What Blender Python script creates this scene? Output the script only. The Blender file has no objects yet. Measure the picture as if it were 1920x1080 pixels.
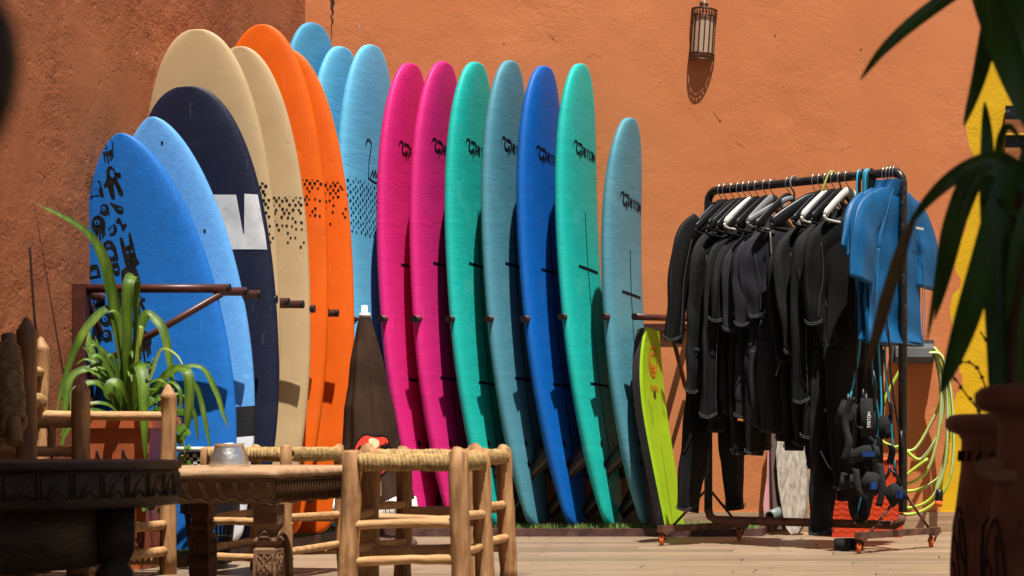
import bpy, bmesh, math, random
from mathutils import Vector, Matrix
from mathutils.geometry import tessellate_polygon
R = math.radians
sc = bpy.context.scene
col = sc.collection

# ------------------------------------------------------------------ camera, sky, sun, exposure
CAMZ = 0.446; F = 3400.0; VX = 1650.0; VY = 834.0          # lens in photo pixels, principal point
cam_d = bpy.data.cameras.new('camera'); cam = bpy.data.objects.new('camera', cam_d); col.objects.link(cam)
cam.location = (0, 0, CAMZ); cam.rotation_euler = (R(90), 0, 0)
cam_d.sensor_width = 36; cam_d.lens = F / 1920 * 36
cam_d.shift_x = (960 - VX) / 1920; cam_d.shift_y = (VY - 540) / 1920
cam_d.clip_start = 0.05; cam_d.clip_end = 300
cam_d.dof.use_dof = True; cam_d.dof.focus_distance = 8.3; cam_d.dof.aperture_fstop = 8.0
sc.camera = cam
SUN_AZ = 26.0; SUN_EL = 70.0
world = bpy.data.worlds.new('World'); sc.world = world; world.use_nodes = True
nt = world.node_tree
sky = nt.nodes.new('ShaderNodeTexSky'); sky.sky_type = 'NISHITA'; sky.sun_disc = False
sky.sun_elevation = R(SUN_EL); sky.sun_rotation = R(180 - SUN_AZ); sky.air_density = 1.0; sky.dust_density = 1.5
bg = nt.nodes['Background']; nt.links.new(sky.outputs[0], bg.inputs[0]); bg.inputs[1].default_value = 0.05
SD = Vector((math.sin(R(SUN_AZ)) * math.cos(R(SUN_EL)), -math.cos(R(SUN_AZ)) * math.cos(R(SUN_EL)), math.sin(R(SUN_EL))))
sl = bpy.data.lights.new('sun', 'SUN'); sl.energy = 5.0; sl.angle = R(0.53); sl.color = (1.0, 0.955, 0.88)
so = bpy.data.objects.new('sun', sl); col.objects.link(so)
so.rotation_euler = SD.to_track_quat('Z', 'Y').to_euler(); so.location = (2, -2, 8)
sc.view_settings.view_transform = 'Standard'; sc.view_settings.look = 'None'
sc.view_settings.exposure = 0.75; sc.view_settings.gamma = 1.0; sc.view_settings.use_curve_mapping = False
sc.cycles.use_denoising = True

# ------------------------------------------------------------------ helpers
def P(px, py, d):
    return Vector(((px - VX) * d / F, d, CAMZ + (VY - py) * d / F))
def srgb(r, g, b):
    f = lambda c: (c / 255 / 12.92) if c / 255 <= 0.04045 else ((c / 255 + 0.055) / 1.055) ** 2.4
    return (f(r), f(g), f(b))
class MB:
    def __init__(s): s.v = []; s.f = []; s.m = []; s.sm = []
    def add(s, vs, fs, m=0, smooth=True):
        o = len(s.v); s.v += [Vector(v) for v in vs]
        for f in fs: s.f.append([i + o for i in f]); s.m.append(m); s.sm.append(smooth)
    def box(s, c, d, rz=0.0, m=0, bev=0.0):
        x, y, z = d[0] / 2, d[1] / 2, d[2] / 2; c = Vector(c); q = Matrix.Rotation(rz, 3, 'Z')
        vs = [c + q @ Vector((a * x, b * y, e * z)) for a in (-1, 1) for b in (-1, 1) for e in (-1, 1)]
        s.add(vs, [(0, 1, 3, 2), (4, 6, 7, 5), (0, 4, 5, 1), (2, 3, 7, 6), (0, 2, 6, 4), (1, 5, 7, 3)], m, False)
    def tube(s, pts, rad, n=8, m=0, cap=True, flat=1.0, nz=0.0, rnd=None, smooth=True):
        pts = [Vector(p) for p in pts]; k = len(pts)
        if not hasattr(rad, '__len__'): rad = [rad] * k
        up = None; vs = []
        for i in range(k):
            t = (pts[min(i + 1, k - 1)] - pts[max(i - 1, 0)])
            t = t.normalized() if t.length > 1e-9 else Vector((0, 0, 1))
            if up is None:
                up = Vector((0, 0, 1)) if abs(t.z) < 0.9 else Vector((0, 1, 0))
            a = t.cross(up)
            if a.length < 1e-6: a = t.cross(Vector((1, 0, 0)))
            a.normalize(); b = a.cross(t).normalized(); up = b
            for j in range(n):
                th = 2 * math.pi * j / n
                rr = rad[i] * (1 + (rnd.uniform(-nz, nz) if rnd else 0))
                vs.append(pts[i] + a * math.cos(th) * rr + b * math.sin(th) * rr * flat)
        fs = [(i * n + j, i * n + (j + 1) % n, (i + 1) * n + (j + 1) % n, (i + 1) * n + j) for i in range(k - 1) for j in range(n)]
        s.add(vs, fs, m, smooth)
        if cap:
            o = len(s.v) - k * n
            for base, rev in ((0, True), ((k - 1) * n, False)):
                f = [o + base + j for j in range(n)]
                s.f.append(f[::-1] if rev else f); s.m.append(m); s.sm.append(False)
    def half(s, prof, c, n=24, m=0, tilt=None):      # half revolve on the -y side
        vs = []; c = Vector(c)
        for r, z in prof:
            for j in range(n + 1):
                th = math.pi + math.pi * j / n; p = Vector((r * math.cos(th), r * math.sin(th), z)); vs.append(c + (tilt @ p if tilt else p))
        k = len(prof); q = n + 1
        s.add(vs, [(i * q + j, i * q + j + 1, (i + 1) * q + j + 1, (i + 1) * q + j) for i in range(k - 1) for j in range(n)], m)
    def lathe(s, prof, c, n=32, m=0, tilt=None, cap=True):
        vs = []; c = Vector(c)
        for r, z in prof:
            for j in range(n):
                th = 2 * math.pi * j / n; p = Vector((r * math.cos(th), r * math.sin(th), z))
                vs.append(c + (tilt @ p if tilt else p))
        k = len(prof)
        fs = [(i * n + j, i * n + (j + 1) % n, (i + 1) * n + (j + 1) % n, (i + 1) * n + j) for i in range(k - 1) for j in range(n)]
        if cap: fs += [tuple(range(n))[::-1], tuple((k - 1) * n + j for j in range(n))]
        s.add(vs, fs, m)
    def build(s, name, mats, parent=None, auto=None):
        o = Vector((0, 0, 0)); q = parent
        while q: o = o + q.location; q = q.parent
        me = bpy.data.meshes.new(name)
        me.from_pydata([tuple(v - o) for v in s.v], [], s.f)
        if not isinstance(mats, (list, tuple)): mats = [mats]
        for mm in mats: me.materials.append(mm)
        me.polygons.foreach_set('material_index', s.m); me.polygons.foreach_set('use_smooth', s.sm); me.update()
        if auto is not None:
            bm = bmesh.new(); bm.from_mesh(me); bmesh.ops.recalc_face_normals(bm, faces=bm.faces)
            for e in bm.edges:
                if len(e.link_faces) == 2 and e.calc_face_angle(0) > auto: e.smooth = False
            bm.to_mesh(me); bm.free()
        ob = bpy.data.objects.new(name, me); col.objects.link(ob)
        if parent: ob.parent = parent
        return ob
def tag(o, label=None, cat=None, group=None, kind=None):
    if label: o['label'] = label
    if cat: o['category'] = cat
    if group: o['group'] = group
    if kind: o['kind'] = kind
    return o
def thing(name, label, cat, loc=(0, 0, 0), group=None):
    o = bpy.data.objects.new(name, None); col.objects.link(o); o.location = Vector(loc); o.empty_display_size = 0.1
    return tag(o, label, cat, group)
def spline(pts, n=6):
    pts = [Vector(p) for p in pts]; out = []
    for i in range(len(pts) - 1):
        p0 = pts[max(i - 1, 0)]; p1 = pts[i]; p2 = pts[i + 1]; p3 = pts[min(i + 2, len(pts) - 1)]
        for j in range(n):
            t = j / n
            out.append(0.5 * ((2 * p1) + (p2 - p0) * t + (2 * p0 - 5 * p1 + 4 * p2 - p3) * t * t + (3 * p1 - p0 - 3 * p2 + p3) * t ** 3))
    out.append(pts[-1]); return out
def lerp(a, b, t): return a + (b - a) * t

# ------------------------------------------------------------------ materials
def pmat(name, c1, c2=None, rough=0.6, scale=6.0, bump=0.0, bscale=80.0, stretch=(1, 1, 1), spec=0.35, metal=0.0,
         rnd=0.0, lo=0.35, hi=0.65, bdist=0.004, dirt=None, dirtamt=0.0, dscale=3.0, transl=0.0, sheen=0.0, detail=5.0, bstretch=None):
    m = bpy.data.materials.new(name); m.use_nodes = True; t = m.node_tree; N = t.nodes.new; L = t.links.new
    b = t.nodes['Principled BSDF']; out = t.nodes['Material Output']
    b.inputs['Roughness'].default_value = rough; b.inputs['Specular IOR Level'].default_value = spec; b.inputs['Metallic'].default_value = metal
    if sheen: b.inputs['Sheen Weight'].default_value = sheen
    tc = N('ShaderNodeTexCoord'); mp = N('ShaderNodeMapping'); mp.inputs['Scale'].default_value = stretch
    L(tc.outputs['Object'], mp.inputs[0])
    if c2 is None: c2 = tuple(x * 0.82 for x in c1)
    nz = N('ShaderNodeTexNoise'); nz.inputs['Scale'].default_value = scale; nz.inputs['Detail'].default_value = detail; L(mp.outputs[0], nz.inputs[0])
    mr = N('ShaderNodeMapRange'); mr.inputs[1].default_value = lo; mr.inputs[2].default_value = hi; L(nz.outputs[0], mr.inputs[0])
    mx = N('ShaderNodeMix'); mx.data_type = 'RGBA'; mx.inputs[6].default_value = (*c2, 1); mx.inputs[7].default_value = (*c1, 1); L(mr.outputs[0], mx.inputs[0])
    co = mx.outputs[2]
    if dirt:
        n2 = N('ShaderNodeTexNoise'); n2.inputs['Scale'].default_value = dscale; n2.inputs['Detail'].default_value = 8; n2.inputs['Roughness'].default_value = 0.7; L(tc.outputs['Object'], n2.inputs[0])
        m2 = N('ShaderNodeMapRange'); m2.inputs[1].default_value = 0.55; m2.inputs[2].default_value = 0.75; m2.inputs[4].default_value = dirtamt; L(n2.outputs[0], m2.inputs[0])
        x2 = N('ShaderNodeMix'); x2.data_type = 'RGBA'; L(m2.outputs[0], x2.inputs[0]); L(co, x2.inputs[6]); x2.inputs[7].default_value = (*dirt, 1); co = x2.outputs[2]
    if rnd:
        oi = N('ShaderNodeObjectInfo'); hs = N('ShaderNodeHueSaturation'); mv = N('ShaderNodeMapRange')
        mv.inputs[3].default_value = 1 - rnd; mv.inputs[4].default_value = 1 + rnd
        L(oi.outputs['Random'], mv.inputs[0]); L(mv.outputs[0], hs.inputs['Value']); L(co, hs.inputs['Color']); co = hs.outputs[0]
    L(co, b.inputs['Base Color'])
    if bump:
        src = mp.outputs[0]
        if bstretch:
            m3 = N('ShaderNodeMapping'); m3.inputs['Scale'].default_value = bstretch; L(tc.outputs['Object'], m3.inputs[0]); src = m3.outputs[0]
        nb = N('ShaderNodeTexNoise'); nb.inputs['Scale'].default_value = bscale; nb.inputs['Detail'].default_value = 4; L(src, nb.inputs[0])
        bp = N('ShaderNodeBump'); bp.inputs['Strength'].default_value = bump; bp.inputs['Distance'].default_value = bdist
        L(nb.outputs[0], bp.inputs['Height']); L(bp.outputs[0], b.inputs['Normal'])
    if transl:
        tr = N('ShaderNodeBsdfTranslucent'); ms = N('ShaderNodeMixShader'); ms.inputs[0].default_value = transl
        L(co, tr.inputs[0]); L(b.outputs[0], ms.inputs[1]); L(tr.outputs[0], ms.inputs[2]); L(ms.outputs[0], out.inputs[0])
    return m
def plaster(name, c1, c2, fine, coarse, yellow=False, pits=0.0):
    m = bpy.data.materials.new(name); m.use_nodes = True; t = m.node_tree; N = t.nodes.new; L = t.links.new
    b = t.nodes['Principled BSDF']; b.inputs['Roughness'].default_value = 0.85; b.inputs['Specular IOR Level'].default_value = 0.2
    tc = N('ShaderNodeTexCoord')
    n1 = N('ShaderNodeTexNoise'); n1.inputs['Scale'].default_value = 1.3; n1.inputs['Detail'].default_value = 9; n1.inputs['Roughness'].default_value = 0.62; L(tc.outputs['Object'], n1.inputs[0])
    r1 = N('ShaderNodeMapRange'); r1.inputs[1].default_value = 0.35; r1.inputs[2].default_value = 0.68; L(n1.outputs[0], r1.inputs[0])
    mx = N('ShaderNodeMix'); mx.data_type = 'RGBA'; mx.inputs[6].default_value = (*c1, 1); mx.inputs[7].default_value = (*c2, 1); L(r1.outputs[0], mx.inputs[0])
    co = mx.outputs[2]
    # faint pale scuffs
    n4 = N('ShaderNodeTexNoise'); n4.inputs['Scale'].default_value = 9; n4.inputs['Detail'].default_value = 10; n4.inputs['Roughness'].default_value = 0.75; L(tc.outputs['Object'], n4.inputs[0])
    r4 = N('ShaderNodeMapRange'); r4.inputs[1].default_value = 0.66; r4.inputs[2].default_value = 0.8; r4.inputs[4].default_value = 0.35; L(n4.outputs[0], r4.inputs[0])
    x4 = N('ShaderNodeMix'); x4.data_type = 'RGBA'; L(r4.outputs[0], x4.inputs[0]); L(co, x4.inputs[6]); x4.inputs[7].default_value = (c1[0] * 0.55, c1[1] * 0.5, c1[2] * 0.5, 1); co = x4.outputs[2]
    if yellow:      # painted wavy yellow area: boundary x as a function of height
        sp = N('ShaderNodeSeparateXYZ'); L(tc.outputs['Object'], sp.inputs[0])
        pts = [(60, 1874), (108, 1856), (135, 1836), (175, 1824), (230, 1814), (275, 1820), (298, 1829), (330, 1811), (365, 1806), (400, 1812), (425, 1813), (450, 1796), (475, 1789), (510, 1795), (530, 1804), (552, 1789), (580, 1784), (615, 1789), (645, 1797), (690, 1800), (712, 1807), (740, 1795), (800, 1780), (850, 1772), (900, 1768), (996, 1762)]
        fc = N('ShaderNodeFloatCurve'); cv = fc.mapping.curves[0]
        z0, z1 = P(0, 996, 9.35).z, P(0, 60, 9.35).z; x0, x1 = P(1750, 0, 9.35).x, P(1880, 0, 9.35).x
        zs = sorted(((P(0, y, 9.35).z - z0) / (z1 - z0), (P(x, 0, 9.35).x - x0) / (x1 - x0)) for y, x in pts)
        cv.points[0].location = zs[0]; cv.points[1].location = zs[-1]
        for q in zs[1:-1]: cv.points.new(*q)
        fc.mapping.update()
        rz = N('ShaderNodeMapRange'); rz.inputs[1].default_value = z0; rz.inputs[2].default_value = z1; L(sp.outputs[2], rz.inputs[0])
        nw = N('ShaderNodeTexNoise'); nw.inputs['Scale'].default_value = 40; L(tc.outputs['Object'], nw.inputs[0])
        L(rz.outputs[0], fc.inputs['Value'])
        rx = N('ShaderNodeMapRange'); rx.inputs[1].default_value = x0; rx.inputs[2].default_value = x1; rx.clamp = False; L(sp.outputs[0], rx.inputs[0])
        ad = N('ShaderNodeMath'); ad.operation = 'MULTIPLY_ADD'; ad.inputs[1].default_value = 0.03; L(nw.outputs[0], ad.inputs[0]); L(rx.outputs[0], ad.inputs[2])
        gt = N('ShaderNodeMath'); gt.operation = 'GREATER_THAN'; L(ad.outputs[0], gt.inputs[0]); L(fc.outputs[0], gt.inputs[1])
        x5 = N('ShaderNodeMix'); x5.data_type = 'RGBA'; L(gt.outputs[0], x5.inputs[0]); L(co, x5.inputs[6]); x5.inputs[7].default_value = (0.62, 0.36, 0.008, 1); co = x5.outputs[2]
    L(co, b.inputs['Base Color'])
    hs = []
    for sc_, w, det in ((75, fine, 2), (26, fine * 0.75, 3), (3.2, coarse, 3)):
        nb = N('ShaderNodeTexNoise'); nb.inputs['Scale'].default_value = sc_; nb.inputs['Detail'].default_value = det; L(tc.outputs['Object'], nb.inputs[0])
        mu = N('ShaderNodeMath'); mu.operation = 'MULTIPLY'; mu.inputs[1].default_value = w; L(nb.outputs[0], mu.inputs[0]); hs.append(mu.outputs[0])
    if pits:
        vo = N('ShaderNodeTexNoise'); vo.inputs['Scale'].default_value = 24; vo.inputs['Detail'].default_value = 5; vo.inputs['Roughness'].default_value = 0.55; vo.inputs['Distortion'].default_value = 0.0; L(tc.outputs['Object'], vo.inputs[0])
        rp = N('ShaderNodeMapRange'); rp.inputs[1].default_value = 0.26; rp.inputs[2].default_value = 0.40; rp.inputs[4].default_value = pits; L(vo.outputs[0], rp.inputs[0]); hs.append(rp.outputs[0])
    a = hs[0]
    for h in hs[1:]:
        s_ = N('ShaderNodeMath'); s_.operation = 'ADD'; L(a, s_.inputs[0]); L(h, s_.inputs[1]); a = s_.outputs[0]
    nm = N('ShaderNodeTexNoise'); nm.inputs['Scale'].default_value = 2.2; nm.inputs['Detail'].default_value = 4; L(tc.outputs['Object'], nm.inputs[0])
    rm = N('ShaderNodeMapRange'); rm.inputs[1].default_value = 0.36; rm.inputs[2].default_value = 0.66; rm.inputs[3].default_value = 0.25; rm.inputs[4].default_value = 1.15; L(nm.outputs[0], rm.inputs[0])
    bp = N('ShaderNodeBump'); L(rm.outputs[0], bp.inputs['Strength']); bp.inputs['Distance'].default_value = 1.0; L(a, bp.inputs['Height']); L(bp.outputs[0], b.inputs['Normal'])
    return m
M = {}
M['wall_b'] = plaster('orange_plaster', (0.575, 0.198, 0.075), (0.50, 0.160, 0.056), 0.0016, 0.013, yellow=True)
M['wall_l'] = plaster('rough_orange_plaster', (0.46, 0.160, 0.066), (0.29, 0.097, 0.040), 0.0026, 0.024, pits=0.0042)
M['floor'] = pmat('grout', (0.26, 0.19, 0.135), rough=0.9)
M['plank'] = pmat('wood_look_tile', (0.285, 0.200, 0.127), (0.160, 0.108, 0.066), rough=0.5, scale=5, stretch=(0.8, 9, 9), rnd=0.2, dirt=(0.17, 0.12, 0.075), dirtamt=0.5, dscale=4.0, lo=0.3, hi=0.7, bump=0.15, bscale=30, bdist=0.002)
M['skirt'] = pmat('skirting_tile', (0.42, 0.27, 0.16), (0.26, 0.16, 0.09), rough=0.5, scale=5, stretch=(0.8, 9, 12), rnd=0.1)
M['rack'] = pmat('maroon_steel', (0.075, 0.021, 0.016), (0.05, 0.015, 0.012), rough=0.38, scale=20, dirt=(0.16, 0.09, 0.07), dirtamt=0.35, dscale=25)
M['plate'] = pmat('worn_maroon_steel', (0.12, 0.055, 0.045), (0.055, 0.025, 0.022), rough=0.5, scale=14, dirt=(0.22, 0.16, 0.14), dirtamt=0.5, dscale=9)
M['blacksteel'] = pmat('black_painted_steel', (0.010, 0.010, 0.011), (0.018, 0.017, 0.016), rough=0.32, scale=30, dirt=(0.25, 0.24, 0.22), dirtamt=0.5, dscale=45)
M['rust'] = pmat('rusty_steel', (0.15, 0.06, 0.03), (0.05, 0.02, 0.014), rough=0.7, scale=18, dirt=(0.2, 0.15, 0.12), dirtamt=0.5, dscale=15, bump=0.3)
M['cap'] = pmat('black_cap', (0.012, 0.011, 0.011), rough=0.4)
M['turf'] = pmat('turf_green', (0.10, 0.18, 0.03), (0.22, 0.28, 0.07), rough=0.7, scale=40)
M['turfbase'] = pmat('turf_base', (0.02, 0.03, 0.01), rough=0.9)
M['ink'] = pmat('black_ink', (0.003, 0.003, 0.0035), (0.005, 0.005, 0.005), rough=0.8, spec=0.1)
M['inkfade'] = pmat('worn_black_ink', (0.004, 0.004, 0.004), (0.016, 0.014, 0.012), rough=0.85, scale=60, lo=0.4, hi=0.65, spec=0.1)
M['plug'] = pmat('black_plug', (0.008, 0.008, 0.009), rough=0.3)
M['fin'] = pmat('smoked_fin', (0.045, 0.032, 0.024), rough=0.25)
def foam(name, c, dirt=0.12, rough=0.55, d2=None, gs=(14, 14, 120)):
    m = pmat(name, c, tuple(x * 0.80 for x in c), rough=rough, scale=1.0, stretch=tuple(x * .35 for x in gs), lo=.25, hi=.75, bump=0.4, bscale=1.0, bstretch=gs, bdist=0.002,
             dirt=d2 or tuple(min(1, x * 0.6 + 0.05) for x in c), dirtamt=dirt + .15, dscale=5, spec=0.3)
    t = m.node_tree; N = t.nodes.new; L = t.links.new; b = t.nodes['Principled BSDF']; old = b.inputs['Normal'].links[0].from_socket
    tc = N('ShaderNodeTexCoord'); nz = N('ShaderNodeTexNoise'); nz.inputs['Scale'].default_value = 13; nz.inputs['Detail'].default_value = 3; L(tc.outputs['Object'], nz.inputs[0])
    mr = N('ShaderNodeMapRange'); mr.inputs[1].default_value = .64; mr.inputs[2].default_value = .80; mr.inputs[3].default_value = 1; mr.inputs[4].default_value = 0; L(nz.outputs[0], mr.inputs[0])
    bp = N('ShaderNodeBump'); bp.inputs['Strength'].default_value = .22; bp.inputs['Distance'].default_value = .005; L(mr.outputs[0], bp.inputs['Height']); L(old, bp.inputs['Normal']); L(bp.outputs[0], b.inputs['Normal'])
    # long pale scratches and rubbed patches
    mp = N('ShaderNodeMapping'); mp.inputs['Scale'].default_value = (70, 70, 4); mp.inputs['Rotation'].default_value = (.25, .3, 0); L(tc.outputs['Object'], mp.inputs[0])
    n2 = N('ShaderNodeTexNoise'); n2.inputs['Scale'].default_value = 1; n2.inputs['Detail'].default_value = 2; L(mp.outputs[0], n2.inputs[0])
    m2 = N('ShaderNodeMapRange'); m2.inputs[1].default_value = .68; m2.inputs[2].default_value = .76; m2.inputs[4].default_value = .25; L(n2.outputs[0], m2.inputs[0])
    co = b.inputs['Base Color'].links[0].from_socket; x = N('ShaderNodeMix'); x.data_type = 'RGBA'; L(m2.outputs[0], x.inputs[0]); L(co, x.inputs[6]); x.inputs[7].default_value = (*[min(1, q * .7 + .18) for q in c], 1); L(x.outputs[2], b.inputs['Base Color'])
    return m
# ------------------------------------------------------------------ setting: floor, walls, added shade roof
rng = random.Random(7)
WY = 9.35; WX = -2.964
mb = MB(); mb.box((0.5, 3.0, -0.06), (14, 18, 0.1)); floor = mb.build('floor', M['floor']); tag(floor, kind='structure')
PL, PW = 1.2, 0.2
mb = MB(); mb.box((0, 0, -0.005), (PL - 0.004, PW - 0.004, 0.01)); p0 = mb.build('plank', M['plank'], floor)
bm = bmesh.new(); bm.from_mesh(p0.data); bmesh.ops.bevel(bm, geom=list(bm.edges), offset=0.0015, segments=1, affect='EDGES'); bm.to_mesh(p0.data); bm.free()
first = True
for r in range(24):
    y = WY - 0.1 - r * PW
    off = (r * 0.43) % 1.2
    for c in range(6):
        x = WX - 0.5 + off + c * PL
        if x + PL / 2 < (WX - 0.05) or x > 2.6: continue
        o = p0 if first else p0.copy()
        if not first: col.objects.link(o)
        first = False
        o.location = (x, y, rng.uniform(-0.0012, 0.0002)); o.parent = floor
mb = MB(); mb.box((1.2, WY + 0.12, 2.3), (8.4, 0.24, 4.6)); wb = mb.build('wall_back', M['wall_b'])
tag(wb, 'orange plastered back wall with a wavy yellow painted area at one side', 'wall', kind='structure')
mb = MB(); mb.box((WX - 0.12, 4.2, 2.3), (0.24, 10.3, 4.6)); wl = mb.build('wall_left', M['wall_l'])
tag(wl, 'rough orange side wall behind the potted plant and the blue boards', 'wall', kind='structure')
mb = MB(); mb.box((0, 0, 0), (0.597, 0.012, 0.098)); k0 = mb.build('skirting_tile', M['skirt'], wb)
for i in range(9):
    o = k0 if i == 0 else k0.copy()
    if i: col.objects.link(o)
    o.parent = wb; o.location = (-2.64 + i * 0.6, WY - 0.007, 0.05)
# crack running down from the top of the back wall near the corner, and a chipped spot
def chip(px, py, w, h_, seed, mat):
    rn_ = random.Random(seed); mb = MB(); c_ = P(px, py, WY - .002); n_ = 9
    mb.add([c_ + Vector((math.cos(k * 6.283 / n_) * w * rn_.uniform(.3, 1), 0, math.sin(k * 6.283 / n_) * h_ * rn_.uniform(.3, 1))) for k in range(n_)], [tuple(range(n_))]); return mb.build('chip', mat, wb)
M['chip'] = pmat('bare_plaster_chip', (0.55, 0.42, 0.33), rough=0.95)
M['crack'] = pmat('crack_dark', (0.05, 0.02, 0.012), rough=0.9)
def crack(pts, ws, d=WY - 0.002):
    mb = MB(); L_ = [P(x, y, d) for x, y in pts]; vs = []
    for p, w in zip(L_, ws): vs += [p - Vector((w, 0, 0)), p + Vector((w, 0, 0))]
    mb.add(vs, [(2 * i, 2 * i + 1, 2 * i + 3, 2 * i + 2) for i in range(len(pts) - 1)]); return mb.build('crack', M['crack'], wb)
crack([(622, -30), (621, -8), (624, 4), (622, 14), (625, 24), (620, 30), (624, 38), (621, 50), (622, 64), (620, 78), (623, 96)], [.006, .007, .011, .007, .004, .002, .005, .002, .002, .001, .0005])
crack([(1188, 322), (1230, 317), (1275, 322), (1310, 316), (1350, 322)], [0.0008] * 5)
for a_ in ((673, 50, .006, .022, 1, 'chip'), (668, 44, .003, .012, 2, 'chip'), (1238, 151, .007, .010, 3, 'chip'), (1345, 350, .004, .005, 6, 'chip'), (1615, 106, .007, .004, 4, 'chip'), (945, 82, .006, .004, 5, 'crack'), (1453, 67, .007, .009, 7, 'crack'), (1615, 92, .012, .005, 8, 'crack'), (1037, 72, .014, .003, 9, 'crack'), (1350, 226, .016, .003, 10, 'crack')): chip(*a_[:5], M[a_[5]])
for pts_ in ([(1030, 66), (1040, 74), (1046, 80)], [(1100, 108), (1115, 100), (1128, 108)], [(1338, 210), (1350, 226)], [(1380, 265), (1396, 276)], [(1480, 290), (1530, 278), (1570, 284), (1600, 272)], [(616, 80), (622, 96), (618, 110)]): crack(pts_, [.0012] * len(pts_))
M['cable'] = pmat('thin_dark_cable', (0.05, 0.025, 0.018), rough=0.6)
mb = MB()
pts = []
for px, py in ((56, 455), (60, 520), (66, 600), (74, 660), (82, 720), (92, 780), (98, 860)):
    d = -(WX + 0.006) * F / (VX - px); pts.append(P(px, py, d))
mb.tube(spline(pts, 3), 0.0035, 6); o = mb.build('cable', M['cable'])
tag(o, 'thin dark cable running down the rough orange side wall', 'cable')
# added unseen roof, its outline shaped to shade the near furniture and pots
h = 3.3; sh = (h - 0.5) / SD.z
poly = [(-6.0, 6.0), (-2.40, 6.0), (-2.08, 4.75), (-1.55, 4.35), (5.0, 4.35), (5.0, -4.0), (-6.0, -4.0)]
pv = [Vector((x + SD.x * sh, y + SD.y * sh, h)) for x, y in poly]
M['shade_roof'] = pmat('shade_roof_brown', (0.16, 0.10, 0.06), rough=0.9)
mb = MB(); n = len(pv); mb.add(pv + [v + Vector((0, 0, 0.12)) for v in pv], [tuple(range(n)), tuple(range(2 * n - 1, n - 1, -1))] + [(i, (i + 1) % n, n + (i + 1) % n, n + i) for i in range(n)], smooth=False)
tag(mb.build('shade_roof', M['shade_roof']), kind='structure')

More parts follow.
